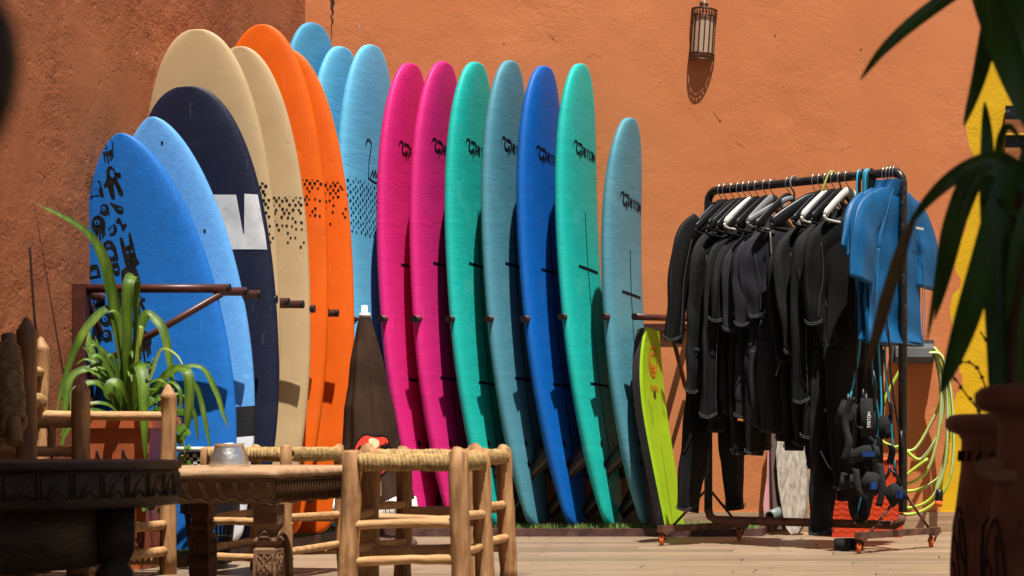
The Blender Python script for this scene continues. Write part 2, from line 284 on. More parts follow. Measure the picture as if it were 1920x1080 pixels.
# ------------------------------------------------------------------ surfboards
class Board:
    def __init__(s, name, label, nose, tail, nhint, L=None, W=0.56, T=0.085, rn=0.10, rt=0.03, ft=0.6, sw=0.5, pq=(2.3, 2.1), group=None):
        s.T, s.W, s.rn, s.rt, s.ft, s.sw, s.pq = T, W, rn, rt, ft, sw, pq
        nose = Vector(nose); tail = Vector(tail); n = Vector(nhint).normalized(); v = Vector((0, 0, 1))
        for _ in range(4):
            v = ((nose - n * (rn - rt)) - tail).normalized(); n = (Vector(nhint) - v * Vector(nhint).dot(v)).normalized()
        s.n, s.v = n, v; s.u = v.cross(n).normalized()
        s.L = ((nose - n * (rn - rt)) - tail).length; s.o = tail - n * rt; s.tail = tail
        s.root = thing(name, label, 'bodyboard' if name == 'bodyboard' else 'surfboard', tail, group)
    def hw(s, t):      # half width at t in 0..1 (tail to nose)
        if t < s.sw:
            q = t / s.sw; f = s.ft + (1 - s.ft) * math.sin(math.pi / 2 * q) ** 0.9
            e = min(1.0, t / 0.03); f *= math.sqrt(max(0, 1 - (1 - e) ** 2)) * 0.35 + 0.65
        else:
            q = (t - s.sw) / (1 - s.sw); f = max(0.0, 1 - q ** s.pq[0]) ** (1 / s.pq[1])
        return s.W / 2 * f
    def rock(s, t):
        return s.rn * max(0, (t - 0.45) / 0.55) ** 2.3 + s.rt * max(0, (0.45 - t) / 0.45) ** 2
    def th(s, t):
        return s.T / 2 * (1 - 0.55 * max(0, (t - 0.72) / 0.28) ** 2.8) * (1 - 0.5 * max(0, (0.15 - t) / 0.15) ** 1.5)
    def pt(s, u, z, h): return s.o + s.u * u + s.v * z + s.n * (h + s.rock(z / s.L))
    def deck(s, u, z, off=0.0016, side=1):
        t = min(max(z / s.L, 0.0), 0.9995); hw = max(s.hw(t), 1e-4); r = min(abs(u) / hw, 0.999)
        c = r ** (1 / 0.62); hh = s.th(t) * math.sqrt(max(0, 1 - c * c)) ** 0.8
        return s.pt(u, z, side * (hh + off))
    def inv(s, px, py, d=None):
        d = d or (s.o.y + (s.v * s.L * 0.5).y)
        q = P(px, py, d) - s.o; return (q.dot(s.u), q.dot(s.v))
    def body(s, mats, bands=None, ns=72, nc=28):
        mb = MB(); ts = [0.5 - 0.5 * math.cos(math.pi * (i / ns)) for i in range(ns + 1)]
        if bands: ts = sorted(set(ts + [b[0] + e for b in bands if b[0] < 1 for e in (0, 1e-4)]))
        vs = []
        for t in ts:
            hw, th = s.hw(min(t, 0.99999)), s.th(t) * (1 if t < .999 else .25)
            for j in range(nc):
                a = 2 * math.pi * j / nc; c, q = math.cos(a), math.sin(a)
                vs.append(s.pt(math.copysign(abs(c) ** 0.62, c) * hw, t * s.L, math.copysign(abs(q) ** 0.8, q) * th))
        for i in range(len(ts) - 1):
            tm = (ts[i] + ts[i + 1]) / 2; m = 0
            for lim, idx in (bands or []):
                if tm < lim: m = idx; break
            base = len(mb.v)
            for j in range(nc):
                mb.f.append([i * nc + j, i * nc + (j + 1) % nc, (i + 1) * nc + (j + 1) % nc, (i + 1) * nc + j]); mb.m.append(m); mb.sm.append(True)
        mb.v = vs
        mb.f.append(list(range(nc))[::-1]); mb.m.append(bands[0][1] if bands else 0); mb.sm.append(False)
        k_ = (len(ts) - 1) * nc; mb.f.append([k_ + j for j in range(nc)]); mb.m.append(0); mb.sm.append(True)
        ob = mb.build('body', mats, s.root); return ob
    def strokes(s, name, lines, w, mat, off=0.0016, maxseg=0.03, aniso=False):
        mb = MB()
        for ln in lines:
            ww = w
            if len(ln) > 1 and isinstance(ln[-1], float): ww = ln[-1]; ln = ln[:-1]
            for (u0, z0), (u1, z1) in zip(ln[:-1], ln[1:]):
                dx, dz = u1 - u0, z1 - z0; l = math.hypot(dx, dz)
                if l < 1e-6: continue
                if aniso: ww = lerp(.0060, .0135, abs(dz) / l)
                k = max(1, int(l / maxseg)); nx, nz = -dz / l * ww / 2, dx / l * ww / 2; ex, ez = dx / l * ww * 0.35, dz / l * ww * 0.35
                vs = []
                for i in range(k + 1):
                    a = i / k; uu = u0 + dx * a + (ex if i == k else -ex if i == 0 else 0); zz = z0 + dz * a + (ez if i == k else -ez if i == 0 else 0)
                    vs += [s.deck(uu + nx, zz + nz, off), s.deck(uu - nx, zz - nz, off)]
                mb.add(vs, [(2 * i, 2 * i + 1, 2 * i + 3, 2 * i + 2) for i in range(k)])
        return mb.build(name, mat, s.root)
    def polys(s, name, polys, mat, off=0.0016):
        mb = MB()
        for pl in polys:
            tri = tessellate_polygon([[Vector((a, b, 0)) for a, b in pl]])
            mb.add([s.deck(a, b, off) for a, b in pl], [t[::-1] for t in tri])
        return mb.build(name, mat, s.root)
    def fins(s, mat, hgt=0.12, spots=((0.0, 0.10), (-0.6, 0.30), (0.6, 0.30))):
        for fu, fz in spots:
            t = fz / s.L; uu = fu * s.hw(t); mb = MB(); pr = []
            for i in range(9):
                a = i / 8; le = fz + 0.12 - 0.13 * a ** 1.3; te = fz + 0.0 - 0.07 * a ** 1.1 + 0.0 * a
                if a == 1: te = le - 0.008
                pr.append((a * hgt, le, te))
            vs = []
            for hh, le, te in pr:
                th = 0.004 * (1 - hh / hgt * 0.7)
                for du, z in ((0, le), (th, (le + te) / 2), (0, te), (-th, (le + te) / 2)):
                    vs.append(s.pt(uu + du, z, -s.th(t) * 0.9 - hh))
            mb.add(vs, [(i * 4 + j, i * 4 + (j + 1) % 4, (i + 1) * 4 + (j + 1) % 4, (i + 1) * 4 + j) for i in range(8) for j in range(4)] + [(32, 33, 34, 35)])
            mb.build('fin', mat, s.root)
    def discs(s, name, spots, r, mat, off=0.0018):
        for u, z in spots:
            s.polys(name, [[(u + r * 0.8 * math.cos(k * math.pi / 7), z + r * math.sin(k * math.pi / 7)) for k in range(14)]], mat, off)

# stroke letters in a 1 x 1 cell
LET = {'T': [[(0, 1), (1, 1)], [(.5, 1), (.5, 0)]], 'R': [[(0, 0), (0, 1), (.9, 1), (1, .85), (1, .6), (.9, .48), (0, .48)], [(.5, .48), (1, 0)]],
       'I': [[(.5, 0), (.5, 1)]], 'O': [[(0, .08), (0, .92), (.1, 1), (.9, 1), (1, .92), (1, .08), (.9, 0), (.1, 0), (0, .08)]], 'N': [[(0, 0), (0, 1), (1, 0), (1, 1)]]}
def word(txt, u0, z0, cw, ch, gap, slant=0.0):
    out = []; x = u0
    for c in txt:
        w = cw * (0.06 if c == 'I' else 1)
        for ln in LET[c]:
            out.append([(x + (0 if c == 'I' else a) * w + b * ch * slant, z0 + b * ch) for a, b in ln])
        x += w + gap
    return out
def wave(u, z, k):
    pts = [(0, 0), (.06, .28), (.18, .50), (.36, .58), (.52, .50), (.58, .34), (.50, .10), (.48, -.15), (.60, -.40), (.80, -.48), (.95, -.36), (1.10, -.12), (1.22, -.2), (1.32, -.42), (1.4, -.62)]
    return [(u + a * k, z + b * k * .70) for a, b in pts]
def logo(bd, zc, size=1.0, u0=-0.155):
    k = 0.088 * size; wv = spline([(a, b, 0) for a, b in wave(u0, zc, k)], 3); n = len(wv)
    lines = []
    for i in range(n - 1):
        w = 0.003 + 0.0095 * math.sin(math.pi * min(1, i / n * 1.05)) ** 0.8
        lines.append([(wv[i].x, wv[i].y), (wv[i + 1].x, wv[i + 1].y), w])
    ch = 0.043 * size
    lines += [ln + [0.012] for ln in word('T', u0 + 0.068 * size, zc - 0.009, 0.058 * size, ch * 0.9, 0.01)[:1]]
    lines += [[(u0 + 0.098 * size, zc - 0.024), (u0 + 0.098 * size, zc - 0.042), 0.011]]
    lines += [ln + [0.0092] for ln in word('RITON', u0 + 0.132 * size, zc - 0.022, 0.040 * size, ch, 0.0145)]
    cut = len(lines) - len(word('RITON', 0, 0, 1, 1, 0))
    bd.strokes('wave_emblem', lines[:cut], 0.010, M['ink'], maxseg=0.012); bd.strokes('lettering', lines[cut:], 0.012, M['ink'], maxseg=0.012, aniso=True)

C = dict(pink=(0.70, 0.018, 0.20), mint=(0.010, 0.47, 0.40), grey=(0.080, 0.275, 0.350), blue=(0.001, 0.115, 0.47), sky=(0.12, 0.46, 0.70))
M['pink'] = foam('pink_foam', C['pink']); M['mint'] = foam('mint_foam', C['mint'], d2=(0.12, 0.55, 0.45), dirt=0.25); M['greyblue'] = foam('grey_blue_foam', C['grey'], 0.3, d2=(0.16, 0.34, 0.40))
M['deepblue'] = foam('deep_blue_foam', C['blue']); M['skyblue'] = foam('sky_blue_foam', C['sky'], 0.25)
M['skyblue_shaded'] = foam('shaded_sky_blue_foam', (0.06, 0.30, 0.50), 0.3)  # sky blue foam with the corner's shade put into its colour

def back_board(label, nose, tail, mat, a=0.19, logo_d=0.44, marks=True, W=0.555, dn=9.09, dt=9.0, ztail=0.05, line0=0.74, cross=(1.03, 1.60), size=0.88, fins=True):
    tp = P(tail + 3, 987, dt); tp.z = ztail; nose = (nose[0] + 3, nose[1])
    b = Board('surfboard', label, P(nose[0], nose[1], dn), tp, (1, -a, 0), W=W, rn=0.115, rt=0.055, ft=0.45, sw=0.45, pq=(3.9, 2.6), T=0.088, group='foam surfboards along the back wall')
    b.body([mat])
    if logo_d: logo(b, b.L - logo_d, size)
    if marks:
        b.strokes('stringer_line', [[(0.0, b.L - line0), (0.0, 0.30)]], 0.009, M['ink'])
        b.strokes('cross_line', [[(-0.13, b.L - cross[0]), (0.15, b.L - cross[0])]], 0.012, M['ink'])
        b.strokes('cross_line', [[(-0.13, b.L - cross[1]), (0.15, b.L - cross[1])]], 0.012, M['ink'])
        b.discs('plug', [(-0.10, 0.40), (-0.10, 0.30), (0.10, 0.40), (0.10, 0.30)], 0.018, M['plug'])
    if fins: b.fins(M['fin'])
    return b
back_board('sky blue surfboard tip in shaded colour standing deepest in the corner behind the orange boards', (588, 46), 645, M['skyblue_shaded'], a=0.30, logo_d=0, marks=False, dn=8.95, dt=8.75, W=0.54)
b2 = back_board('scuffed sky blue surfboard between the corner board and the one with handwriting', (640, 90), 690, M['skyblue'], a=0.22, logo_d=0, marks=False, dn=9.05, dt=8.92, W=0.54)
b2.strokes('pale_scuff', [[(-0.13, b2.L - 0.56), (-0.02, b2.L - 0.60)], [(-0.02, b2.L - 0.50), (-0.02, b2.L - 0.56)], [(-.12, b2.L - .43), (-.11, b2.L - .48)]], 0.012, pmat('pale_scuff', (0.45, 0.62, 0.72), rough=0.8))
b3 = back_board('sky blue surfboard with handwriting and a band of black dots', (697, 87), 742, M['skyblue'], a=0.22, logo_d=0, marks=False, dn=9.10, dt=8.95, W=0.55)
z = b3.L - 0.62
sig = spline([(a, b, 0) for a, b in ((0, .105), (.02, .135), (.055, .125), (.05, .09), (.04, .05), (.032, .0), (.03, -.05))], 4)
sig2 = spline([(a, b, 0) for a, b in ((.05, -.045), (.075, -.01), (.08, -.04), (.10, -.005), (.105, -.04), (.125, -.005), (.13, -.04), (.15, -.005), (.155, -.04), (.19, -.02))], 4)
b3.strokes('handwriting', [[(-0.09 + q.x, z + q.y) for q in sig], [(-0.09 + q.x, z + q.y) for q in sig2], [(-.06, z - .055), (.0, z - .065), (.12, z - .06)]], 0.0075, M['ink'], maxseg=.02)
def dots(bd, u0, u1, z0, z1, r, step, mat, fade=0.0, seed=1, name='dot_print', su=None):
    su = su or step
    rn = random.Random(seed); mb = MB(); row = 0; z = z0
    while z > z1:
        u = u0 + (su / 2 if row % 2 else 0)
        while u < u1:
            f = (z0 - z) / (z0 - z1)
            if rn.random() > fade * f * 1.15 and abs(u) < bd.hw(z / bd.L) * 0.97:
                rr = r * rn.uniform(0.75, 1.1) * (1 - 0.25 * f * (1 if fade else 0)); uu, zz = u + rn.uniform(-1, 1) * step * 0.16, z + rn.uniform(-1, 1) * step * 0.16
                vs = [bd.deck(uu + rr * math.cos(k * math.pi / 4), min(z0, zz + rr * math.sin(k * math.pi / 4))) for k in range(8)]
                mb.add(vs, [tuple(range(8))])
            u += su
        z -= step * 0.8; row += 1
    o = mb.build(name, mat, bd.root); o['kind'] = 'stuff'; return o
dots(b3, -0.26, 0.27, b3.L - 0.70, b3.L - 0.98, 0.0072, 0.0235, M['ink'], 0.0, 3, su=.040)
for lab, nose, tail, mt in (('pink surfboard standing directly behind the closed brown parasol', (770, 121), 806, 'pink'),
                            ('pink surfboard between the other pink board and a mint green one', (832, 118), 862, 'pink'),
                            ('mint green surfboard between a pink board and a grey-blue one', (892, 119), 936, 'mint'),
                            ('long grey-blue surfboard between a mint green board and the deep blue one', (957, 116), 1006, 'greyblue'),
                            ('deep blue surfboard with black lettering between grey-blue and mint boards', (1020, 126), 1080, 'deepblue'),
                            ('mint green surfboard with a full black logo beside the short grey-blue board', (1088, 122), 1148, 'mint')):
    back_board(lab, nose, tail, M[mt], a=0.19 + rng.uniform(-.018, .018), logo_d=0.44 + rng.uniform(-.012, .012), cross=(1.03 + rng.uniform(-.012, .012), 1.60 + rng.uniform(-.012, .012)), W=.555 + rng.uniform(-.008, .008))
back_board('short grey-blue surfboard at the end of the row beside the green bodyboard', (1180, 223), 1216, M['greyblue'], logo_d=0.42, W=0.52, line0=0.66, cross=(0.88, 1.42))

# boards along the side wall, decks towards the viewer
def side_board(label, nose, d, tailx, mat, W=0.56, ft=0.62, sw=0.42, pq=(2.3, 2.1), bands=None, T=0.068, ztail=0.05, dlean=0.0, rn=-0.05, mats=None):
    nz = P(nose[0], nose[1], d + dlean)
    b = Board('surfboard', label, nz, (tailx, d, ztail), (0, -1, 0), W=W, rn=0.07, rt=0.02, ft=ft, sw=sw, pq=pq, T=T, group='foam surfboards along the side wall')
    b.body(mats or [mat], bands=bands); return b
M['s_blue'] = foam('bright_blue_foam', (0.008, 0.150, 0.54), 0.1, gs=(90, 90, 90)); M['s_pale'] = foam('pale_blue_foam', (0.12, 0.37, 0.78), 0.08, gs=(110, 40, 110))
M['s_navy'] = foam('navy_foam', (0.006, 0.009, 0.032), 0.12, d2=(0.05, 0.055, 0.08), gs=(110, 40, 110)); M['s_sand'] = foam('sand_foam', (0.53, 0.375, 0.20), 0.25, d2=(0.42, 0.28, 0.15), gs=(16, 16, 16)); M['s_orange'] = foam('orange_foam', (0.82, 0.125, 0.001), 0.1, d2=(0.7, 0.2, 0.06), gs=(16, 16, 16))
M['white'] = pmat('white_foam', (0.72, 0.72, 0.74), rough=0.6); M['s_black'] = foam('black_foam', (0.012, 0.012, 0.013), 0.1)
M['worn_white'] = pmat('worn_white_print', (0.62, 0.63, 0.64), (0.42, 0.43, 0.45), rough=0.7, scale=9, dirt=(0.05, 0.055, 0.08), dirtamt=0.7, dscale=14)
o2 = side_board('orange surfboard with faded dots, the rear one of two, beside the brown parasol', (538, 92), 8.10, -2.625, M['s_orange'], W=0.55)
o1 = side_board('orange surfboard with a broad round nose, the front one of two', (493, 46), 7.76, -2.665, M['s_orange'], W=0.56, pq=(2.3, 2.15))
s2 = side_board('sand coloured surfboard with fading black dots, directly in front of the orange boards', (452, 87), 7.605, -2.66, M['s_sand'], W=0.535)
s1 = side_board('tall sand coloured surfboard directly behind the navy board', (370, 55), 7.262, -2.675, M['s_sand'], W=0.57, pq=(2.4, 2.3))
nv = side_board('navy surfboard with a worn white band and scuffed round nose', (350, 162), 7.105, -2.625, M['s_navy'], W=0.59, pq=(2.4, 2.4))
pb = side_board('pale blue surfboard with a black and white tail', (286, 219), 6.94, -2.615, M['s_pale'], W=0.545, bands=[(0.245, 2), (0.315, 1), (2.0, 0)], mats=[M['s_pale'], M['s_black'], M['white']], pq=(1.9, 1.75))
bb = side_board('short bright blue surfboard with black monster doodles down one side', (226, 250), 6.78, -2.600, M['s_blue'], W=0.53, pq=(2.0, 1.78))
for bd, yt, yb, seed, fade in ((s2, 372, 480, 4, 0.85), (o1, 337, 440, 5, 0.95), (o2, 345, 445, 6, 0.95)):
    u0, z0 = bd.inv(450, yt); _, z1 = bd.inv(450, yb)
    dots(bd, -0.28, 0.28, z0, z1, 0.0062, 0.0215, M['inkfade'], fade, seed)
_, z0 = s1.inv(450, 345); _, z1 = s1.inv(450, 460)
dots(s1, -0.28, 0.285, z0, z1, 0.0066, 0.0215, M['ink'], 0.25, 9)
# navy: worn white band with a wedge cut out
q = lambda x, y: nv.inv(x, y)
def gridpoly(bd, name, quads, mat, n=36, off=0.0016):
    mb = MB()
    for a, b, c, d in quads:      # corners top-left, top-right, bottom-right, bottom-left in (u,z)
        vs = []
        for i in range(n + 1):
            for j in range(n + 1):
                s_, t_ = j / n, i / n
                u = lerp(lerp(a[0], b[0], s_), lerp(d[0], c[0], s_), t_); z = lerp(lerp(a[1], b[1], s_), lerp(d[1], c[1], s_), t_)
                lim = bd.hw(z / bd.L) * 0.985; vs.append(bd.deck(max(-lim, min(lim, u)), z, off))
        mb.add(vs, [(i * (n + 1) + j, (i + 1) * (n + 1) + j, (i + 1) * (n + 1) + j + 1, i * (n + 1) + j + 1) for i in range(n) for j in range(n)])
    return mb.build(name, mat, bd.root)
re_ = lambda y: (nv.hw(q(500, y)[1] / nv.L) * .965, q(500, y)[1])
gridpoly(nv, 'white_band', [(q(250, 369), q(449, 368), q(461, 440), q(250, 440)), (q(464, 366), re_(366), re_(440), q(463, 440)), (q(250, 440), re_(440), re_(469), q(250, 472))], M['worn_white'])
pb.discs('plug', [pb.inv(315, 273), pb.inv(390, 435)], 0.006, M['plug'])
# monster doodles on the bright blue board
def circ(c, rx, ry=None, n=16, a0=0, a1=360): return [(c[0] + rx * math.cos(R(a0 + (a1 - a0) * k / n)), c[1] + (ry or rx) * math.sin(R(a0 + (a1 - a0) * k / n))) for k in range(n)]
blk, eye = [], []
S = 6.74 / F
def D(px, py): return bb.inv(px, py)
def doodle(kind, px, py, k=1.0):
    c = D(px, py); k *= S
    f = lambda pts: [(c[0] + a * k, c[1] - b * k) for a, b in pts]
    if kind == 'eye':
        blk.append(circ(c, 14 * k, 16 * k)); eye.append(circ((c[0] - 2 * k, c[1] + 3 * k), 5 * k)); blk2.append(circ((c[0] - 2 * k, c[1] + 3 * k), 2 * k))
        for i, l in ((-7, 27), (-1, 31), (5, 26), (9, 22)): blk.append(f([(i - 2, 8), (i + 2, 8), (i + 1.5, l), (i - 1.5, l)]))
    elif kind == 'ghost':
        blk.append(f([(-12, 18), (-12, -4), (-8, -16), (0, -20), (8, -16), (13, -4), (14, 18)]))
        eye.append(f([(-8, 14), (-7, 2), (0, -3), (7, 2), (8, 14), (5, 8), (3, 14), (0, 8), (-3, 14), (-5, 8)])); eye.append(circ((c[0] - 2 * k, c[1] + 9 * k), 1.2 * k, 3 * k)); eye.append(circ((c[0] + 2 * k, c[1] + 9 * k), 1.2 * k, 3 * k))
    elif kind == 'man':
        blk.append(f([(-8, -22), (-3, -29), (3, -29), (8, -22), (10, 0), (17, 24), (14, 28), (9, 26), (4, 4), (1, 4), (0, 30), (-4, 32), (-8, 28), (-11, 0)]))
        blk.append(f([(-18, 4), (-10, -6), (8, -16), (18, -14), (18, -7), (10, -6), (-8, 4), (-16, 8)])); eye.append(circ((c[0] + 2 * k, c[1] + 14 * k), 4 * k, 8 * k))
    elif kind == 'bone':
        blk.append(f([(-7, -12), (-2, -14), (0, -8), (2, 2), (8, 0), (11, 4), (6, 8), (4, 13), (-1, 12), (-1, 5), (-4, -4), (-10, -4), (-11, -8)]))
    elif kind == 'flame':
        blk.append(f([(-14, -14), (0, -6), (10, 0), (13, 6), (10, 12), (3, 12), (-3, 6), (-6, -2)])); eye.append(circ((c[0] + 6 * k, c[1] - 5 * k), 3.2 * k)); blk2.append(circ((c[0] + 6 * k, c[1] - 5 * k), 1.8 * k))
    elif kind == 'moon':
        blk.append(f([(2, -12), (8, -6), (9, 2), (4, 10), (-5, 11), (-9, 7), (-1, 6), (3, 0)])); blk.append(circ((c[0] - 6 * k, c[1] + 3 * k), 2 * k)); blk.append(circ((c[0] - 1 * k, c[1] + 6 * k), 1.6 * k))
    elif kind == 'horn':
        blk.append(f([(-11, 26), (-14, -24), (-11, -28), (-10, -24), (-8, -26), (-6, -8), (3, -10), (4, -30), (7, -34), (9, -28), (12, 18), (16, 26), (8, 30), (-6, 30)]))
        eye.append(f([(-6, 0), (-1, 4), (-5, 6)])); eye.append(f([(7, -1), (2, 4), (6, 5)]))
    elif kind == 'box':
        blk.append(f([(-16, 17), (-14, -12), (-6, -17), (10, -15), (13, 0), (14, 18)])); eye.append(f([(-13, 12), (-10, -2), (-6, 3), (-2, -4), (1, 3), (5, -5), (5, 12)]))
    elif kind == 'hand':
        blk.append(f([(-9, -14), (-5, -9), (-2, -16), (1, -9), (4, -16), (6, -8), (8, 0), (6, 12), (0, 15), (-6, 9)])); eye.append(f([(-4, 2), (4, 0), (2, 5), (-2, 6)]))
    elif kind == 'blob':
        blk.append(circ(c, 11 * k, 13 * k)); eye.append(circ((c[0] - 2 * k, c[1] + 1 * k), 5 * k, 6 * k)); blk2.append(circ((c[0] - 1 * k, c[1] + 1 * k), 2 * k)); blk.append(f([(-10, 4), (-18, 8), (-11, 8)])); blk.append(f([(6, 8), (10, 17), (10, 8)]))
blk2 = []
for kd, x, y, k in (('eye', 212, 280, 1.0), ('man', 222, 345, 1.0), ('box', 190, 358, 0.95), ('blob', 206, 396, 0.8), ('flame', 229, 393, 0.95), ('eye', 193, 423, 1.0), ('moon', 220, 433, 0.95), ('bone', 237, 423, 0.9),
                    ('ghost', 213, 473, 1.05), ('horn', 250, 472, 1.0), ('hand', 225, 505, 0.95), ('moon', 211, 514, .5), ('blob', 206, 501, 0.55), ('box', 253, 522, 1.2), ('flame', 192, 472, 0.6), ('box', 184, 510, 0.75), ('blob', 213, 531, .8),
                    ('ghost', 190, 560, 0.9), ('eye', 228, 570, 1.25), ('man', 268, 572, 0.7), ('blob', 205, 600, 1.0), ('blob', 207, 630, 0.9), ('ghost', 225, 605, 0.8), ('bone', 258, 612, 0.9), ('eye', 275, 640, 1.2), ('blob', 285, 690, 0.9), ('flame', 250, 660, .9), ('man', 285, 740, .8), ('horn', 240, 720, .8), ('box', 195, 690, .8)):
    blk, eye, blk2 = [], [], []; doodle(kd, x, y, k); mb = MB()
    for lst, mi, of in ((blk, 0, .0014), (eye, 1, .0026), (blk2, 2, .0036)):
        for pl in lst: mb.add([bb.deck(max(a, -bb.hw(b / bb.L) * .97), b, of) for a, b in pl], [t_[::-1] for t_ in tessellate_polygon([[Vector((a, b, 0)) for a, b in pl]])], mi)
    mb.build('doodle', [M['inkfade'], M['s_blue'], M['ink']], bb.root)
for bd in (bb, pb, nv, s1, s2, o1, o2): bd.fins(M['fin'])
o1.discs('plug', [o1.inv(586, 935)], 0.02, M['plug'])
# green bodyboard
tp = P(1256, 985, 8.93); tp.z = 0.05
g = Board('bodyboard', 'lime green bodyboard with black rail leaning on the last surfboard', P(1214, 620, 8.98), tp, (1, -0.15, 0.05), W=0.42, rn=0.06, rt=0.0, ft=0.82, sw=0.35, T=0.055, pq=(2.8, 1.35))
M['lime'] = foam('lime_foam', (0.30, 0.50, 0.006), 0.25, d2=(0.45, 0.50, 0.03), gs=(20, 20, 20)); M['redink'] = pmat('red_orange_print', (0.75, 0.11, 0.01), rough=0.6)
mb = MB(); n = 26; vs = []; top = []
for i in range(n + 1):
    t = i / n; z = t * g.L
    w = g.W / 2 * (0.80 + 0.20 * math.sin(math.pi * min(1, t / 0.62) / 2)) if t < 0.62 else g.W / 2 * (1 - 0.42 * ((t - 0.62) / 0.38) ** 2.2)
    for u, h_ in ((-w, -0.018), (-w, 0.02), (-w + 0.012, 0.031), (w - 0.012, 0.031), (w, 0.02), (w, -0.018)): vs.append(g.pt(u, z, h_))
fs, ms = [], []
for i in range(n):
    for j in range(6):
        fs.append((i * 6 + j, i * 6 + (j + 1) % 6, (i + 1) * 6 + (j + 1) % 6, (i + 1) * 6 + j)); ms.append(1 if j in (0, 4, 5) else 0)
fs += [tuple(range(6))[::-1], tuple(n * 6 + j for j in range(6))]; ms += [0, 0]
mb.add(vs, fs, 0, False); mb.m = ms; mb.build('body', [M['lime'], M['s_black']], g.root)
def gst(name, lines, w, mat):
    mb = MB()
    for ln in lines:
        for (u0, z0), (u1, z1) in zip(ln[:-1], ln[1:]):
            dx, dz = u1 - u0, z1 - z0; l = math.hypot(dx, dz) or 1; nx, nz = -dz / l * w / 2, dx / l * w / 2
            mb.add([g.pt(u0 + nx, z0 + nz, .0335), g.pt(u0 - nx, z0 - nz, .0335), g.pt(u1 - nx, z1 - nz, .0335), g.pt(u1 + nx, z1 + nz, .0335)], [(0, 1, 2, 3)])
    mb.build(name, mat, g.root)
c = (0.0, g.L - 0.155)
gst('emblem', [circ(c, 0.07, 0.075, 24) + [circ(c, 0.07, 0.075, 24)[0]], circ((0, c[1] - .005), 0.04, 0.045, 20)[2:18], [(-.03, c[1] - .05), (-.02, c[1] - .015), (0, c[1] - .04), (.02, c[1] - .015), (.03, c[1] - .05)]], 0.011, M['redink'])
gst('emblem', [[(-.06 + i * .02, c[1] - .115), (-.06 + i * .02, c[1] - .14), (-.048 + i * .02, c[1] - .14)] for i in range(7)], 0.006, M['redink'])
M['lime_d'] = pmat('lime_groove', (0.24, 0.42, 0.008), rough=0.7)
for ln_ in ([(-.12, .62), (-.12, .52), (-.10, .49), (-.08, .52), (-.08, .6)], [(.12, .68), (.12, .58), (.14, .55), (.15, .58)], [(-.02, .4), (-.06, .0)]): gst('groove', [ln_], 0.006, M['lime_d'])
gst('plug', [[(0.0, g.L - .335), (0.0, g.L - .30)]], 0.04, M['plug'])
# ------------------------------------------------------------------ board racks
PEG = 0.166
def rack_base(mb_x0, mb_x1, y0, y1, root, turf_seed, edges):
    mb = MB(); mb.box(((mb_x0 + mb_x1) / 2, (y0 + y1) / 2, 0.016), (mb_x1 - mb_x0 - 0.05, y1 - y0 - 0.05, 0.032)); mb.build('turf_base', M['turfbase'], root)
    for c, d in edges:
        mb = MB(); mb.box(c, d); mb.build('base_beam', M['plate'], root)
    rn = random.Random(turf_seed); mb = MB(); n = int((mb_x1 - mb_x0) * (y1 - y0) * 9000)
    for i in range(n):
        x = rn.uniform(mb_x0 + .03, mb_x1 - .03); y = rn.uniform(y0 + .03, y1 - .03); h_ = rn.uniform(.014, .036); a = rn.uniform(0, 6.28); l = rn.uniform(0, .016); w = .0019
        if i % 3 == 0: y = y0 + .032 + abs(rn.gauss(0, .02))
        p = Vector((x, y, .032)); t = p + Vector((math.cos(a) * l, math.sin(a) * l, h_)); s_ = Vector((-math.sin(a), math.cos(a), 0)) * w
        mb.add([p - s_, p + s_, t], [(0, 1, 2)], 0, False)
    tag(mb.build('grass', M['turf'], root), kind='stuff')
root = thing('board_rack', 'maroon steel surfboard rack on the side wall with arms pointing out', 'rack', (WX, 6.66, 0))
rack_base(WX + .01, -2.50, 6.62, 8.60, root, 1, [((-2.515, 7.62, .022), (.03, 1.98, .044)), ((-2.74, 6.632, .0225), (.42, .028, .045))])
XA = -2.39
for i in range(10):
    y = 6.66 + i * PEG; z = 1.02 + 0.003 * (i % 3)
    mb = MB(); mb.tube([(WX + .03, y, z), (XA + (0.006 * (i % 2)), y, z)], 0.0165, 14); mb.build('arm', M['rack'], root)
    mb = MB(); e = XA + .006 * (i % 2); mb.tube([(e - .004, y, z), (e + .003, y, z)], 0.0172, 14); mb.build('end_cap', M['cap'], root)
for nm, p0, p1, r in (('strut', (XA - .03, 6.66, 1.0), (WX + .03, 6.66, 0.70), .013), ('rail', (WX + .045, 6.66, 1.0), (WX + .045, 8.5, 1.0), .016), ('rail', (WX + .045, 6.66, 0.70), (WX + .045, 8.5, 0.70), .016), ('strut', (WX + .04, 6.68, 0.99), (WX + .04, 6.95, 0.72), .012)):
    mb = MB(); mb.tube([p0, p1], r, 8); mb.build(nm, M['rack'], root)
for y in (6.66, 8.45):
    mb = MB(); mb.box((WX + .03, y, .525), (.05, .04, 1.02)); mb.build('post', M['rack'], root)
root = thing('board_rack', 'maroon steel surfboard rack along the back wall with a turf covered base', 'rack', (-1.9, 9.2, 0))
rack_base(-2.46, -0.575, 8.855, 9.335, root, 2, [((-1.53, 8.845, .019), (1.91, .03, .038)), ((-.585, 9.10, .019), (.03, .47, .038))])
for px in (652, 713, 776, 841, 913, 981, 1052, 1130, 1190):
    tip = P(px, 594 if px > 1000 else 598, 8.74); a = Vector((0.20 if px > 1180 else 0.09, 0.56, 0.03))
    mb = MB(); mb.tube([tip, tip + a], 0.0165, 14); mb.build('arm', M['rack'], root)
    mb = MB(); dn = a.normalized(); mb.tube([tip - dn * .003, tip + dn * .004], 0.0173, 14); mb.build('end_cap', M['cap'], root)
mb = MB(); mb.box((-1.72, 9.334, 1.05), (1.6, .022, .036)); mb.build('rail', M['rack'], root)
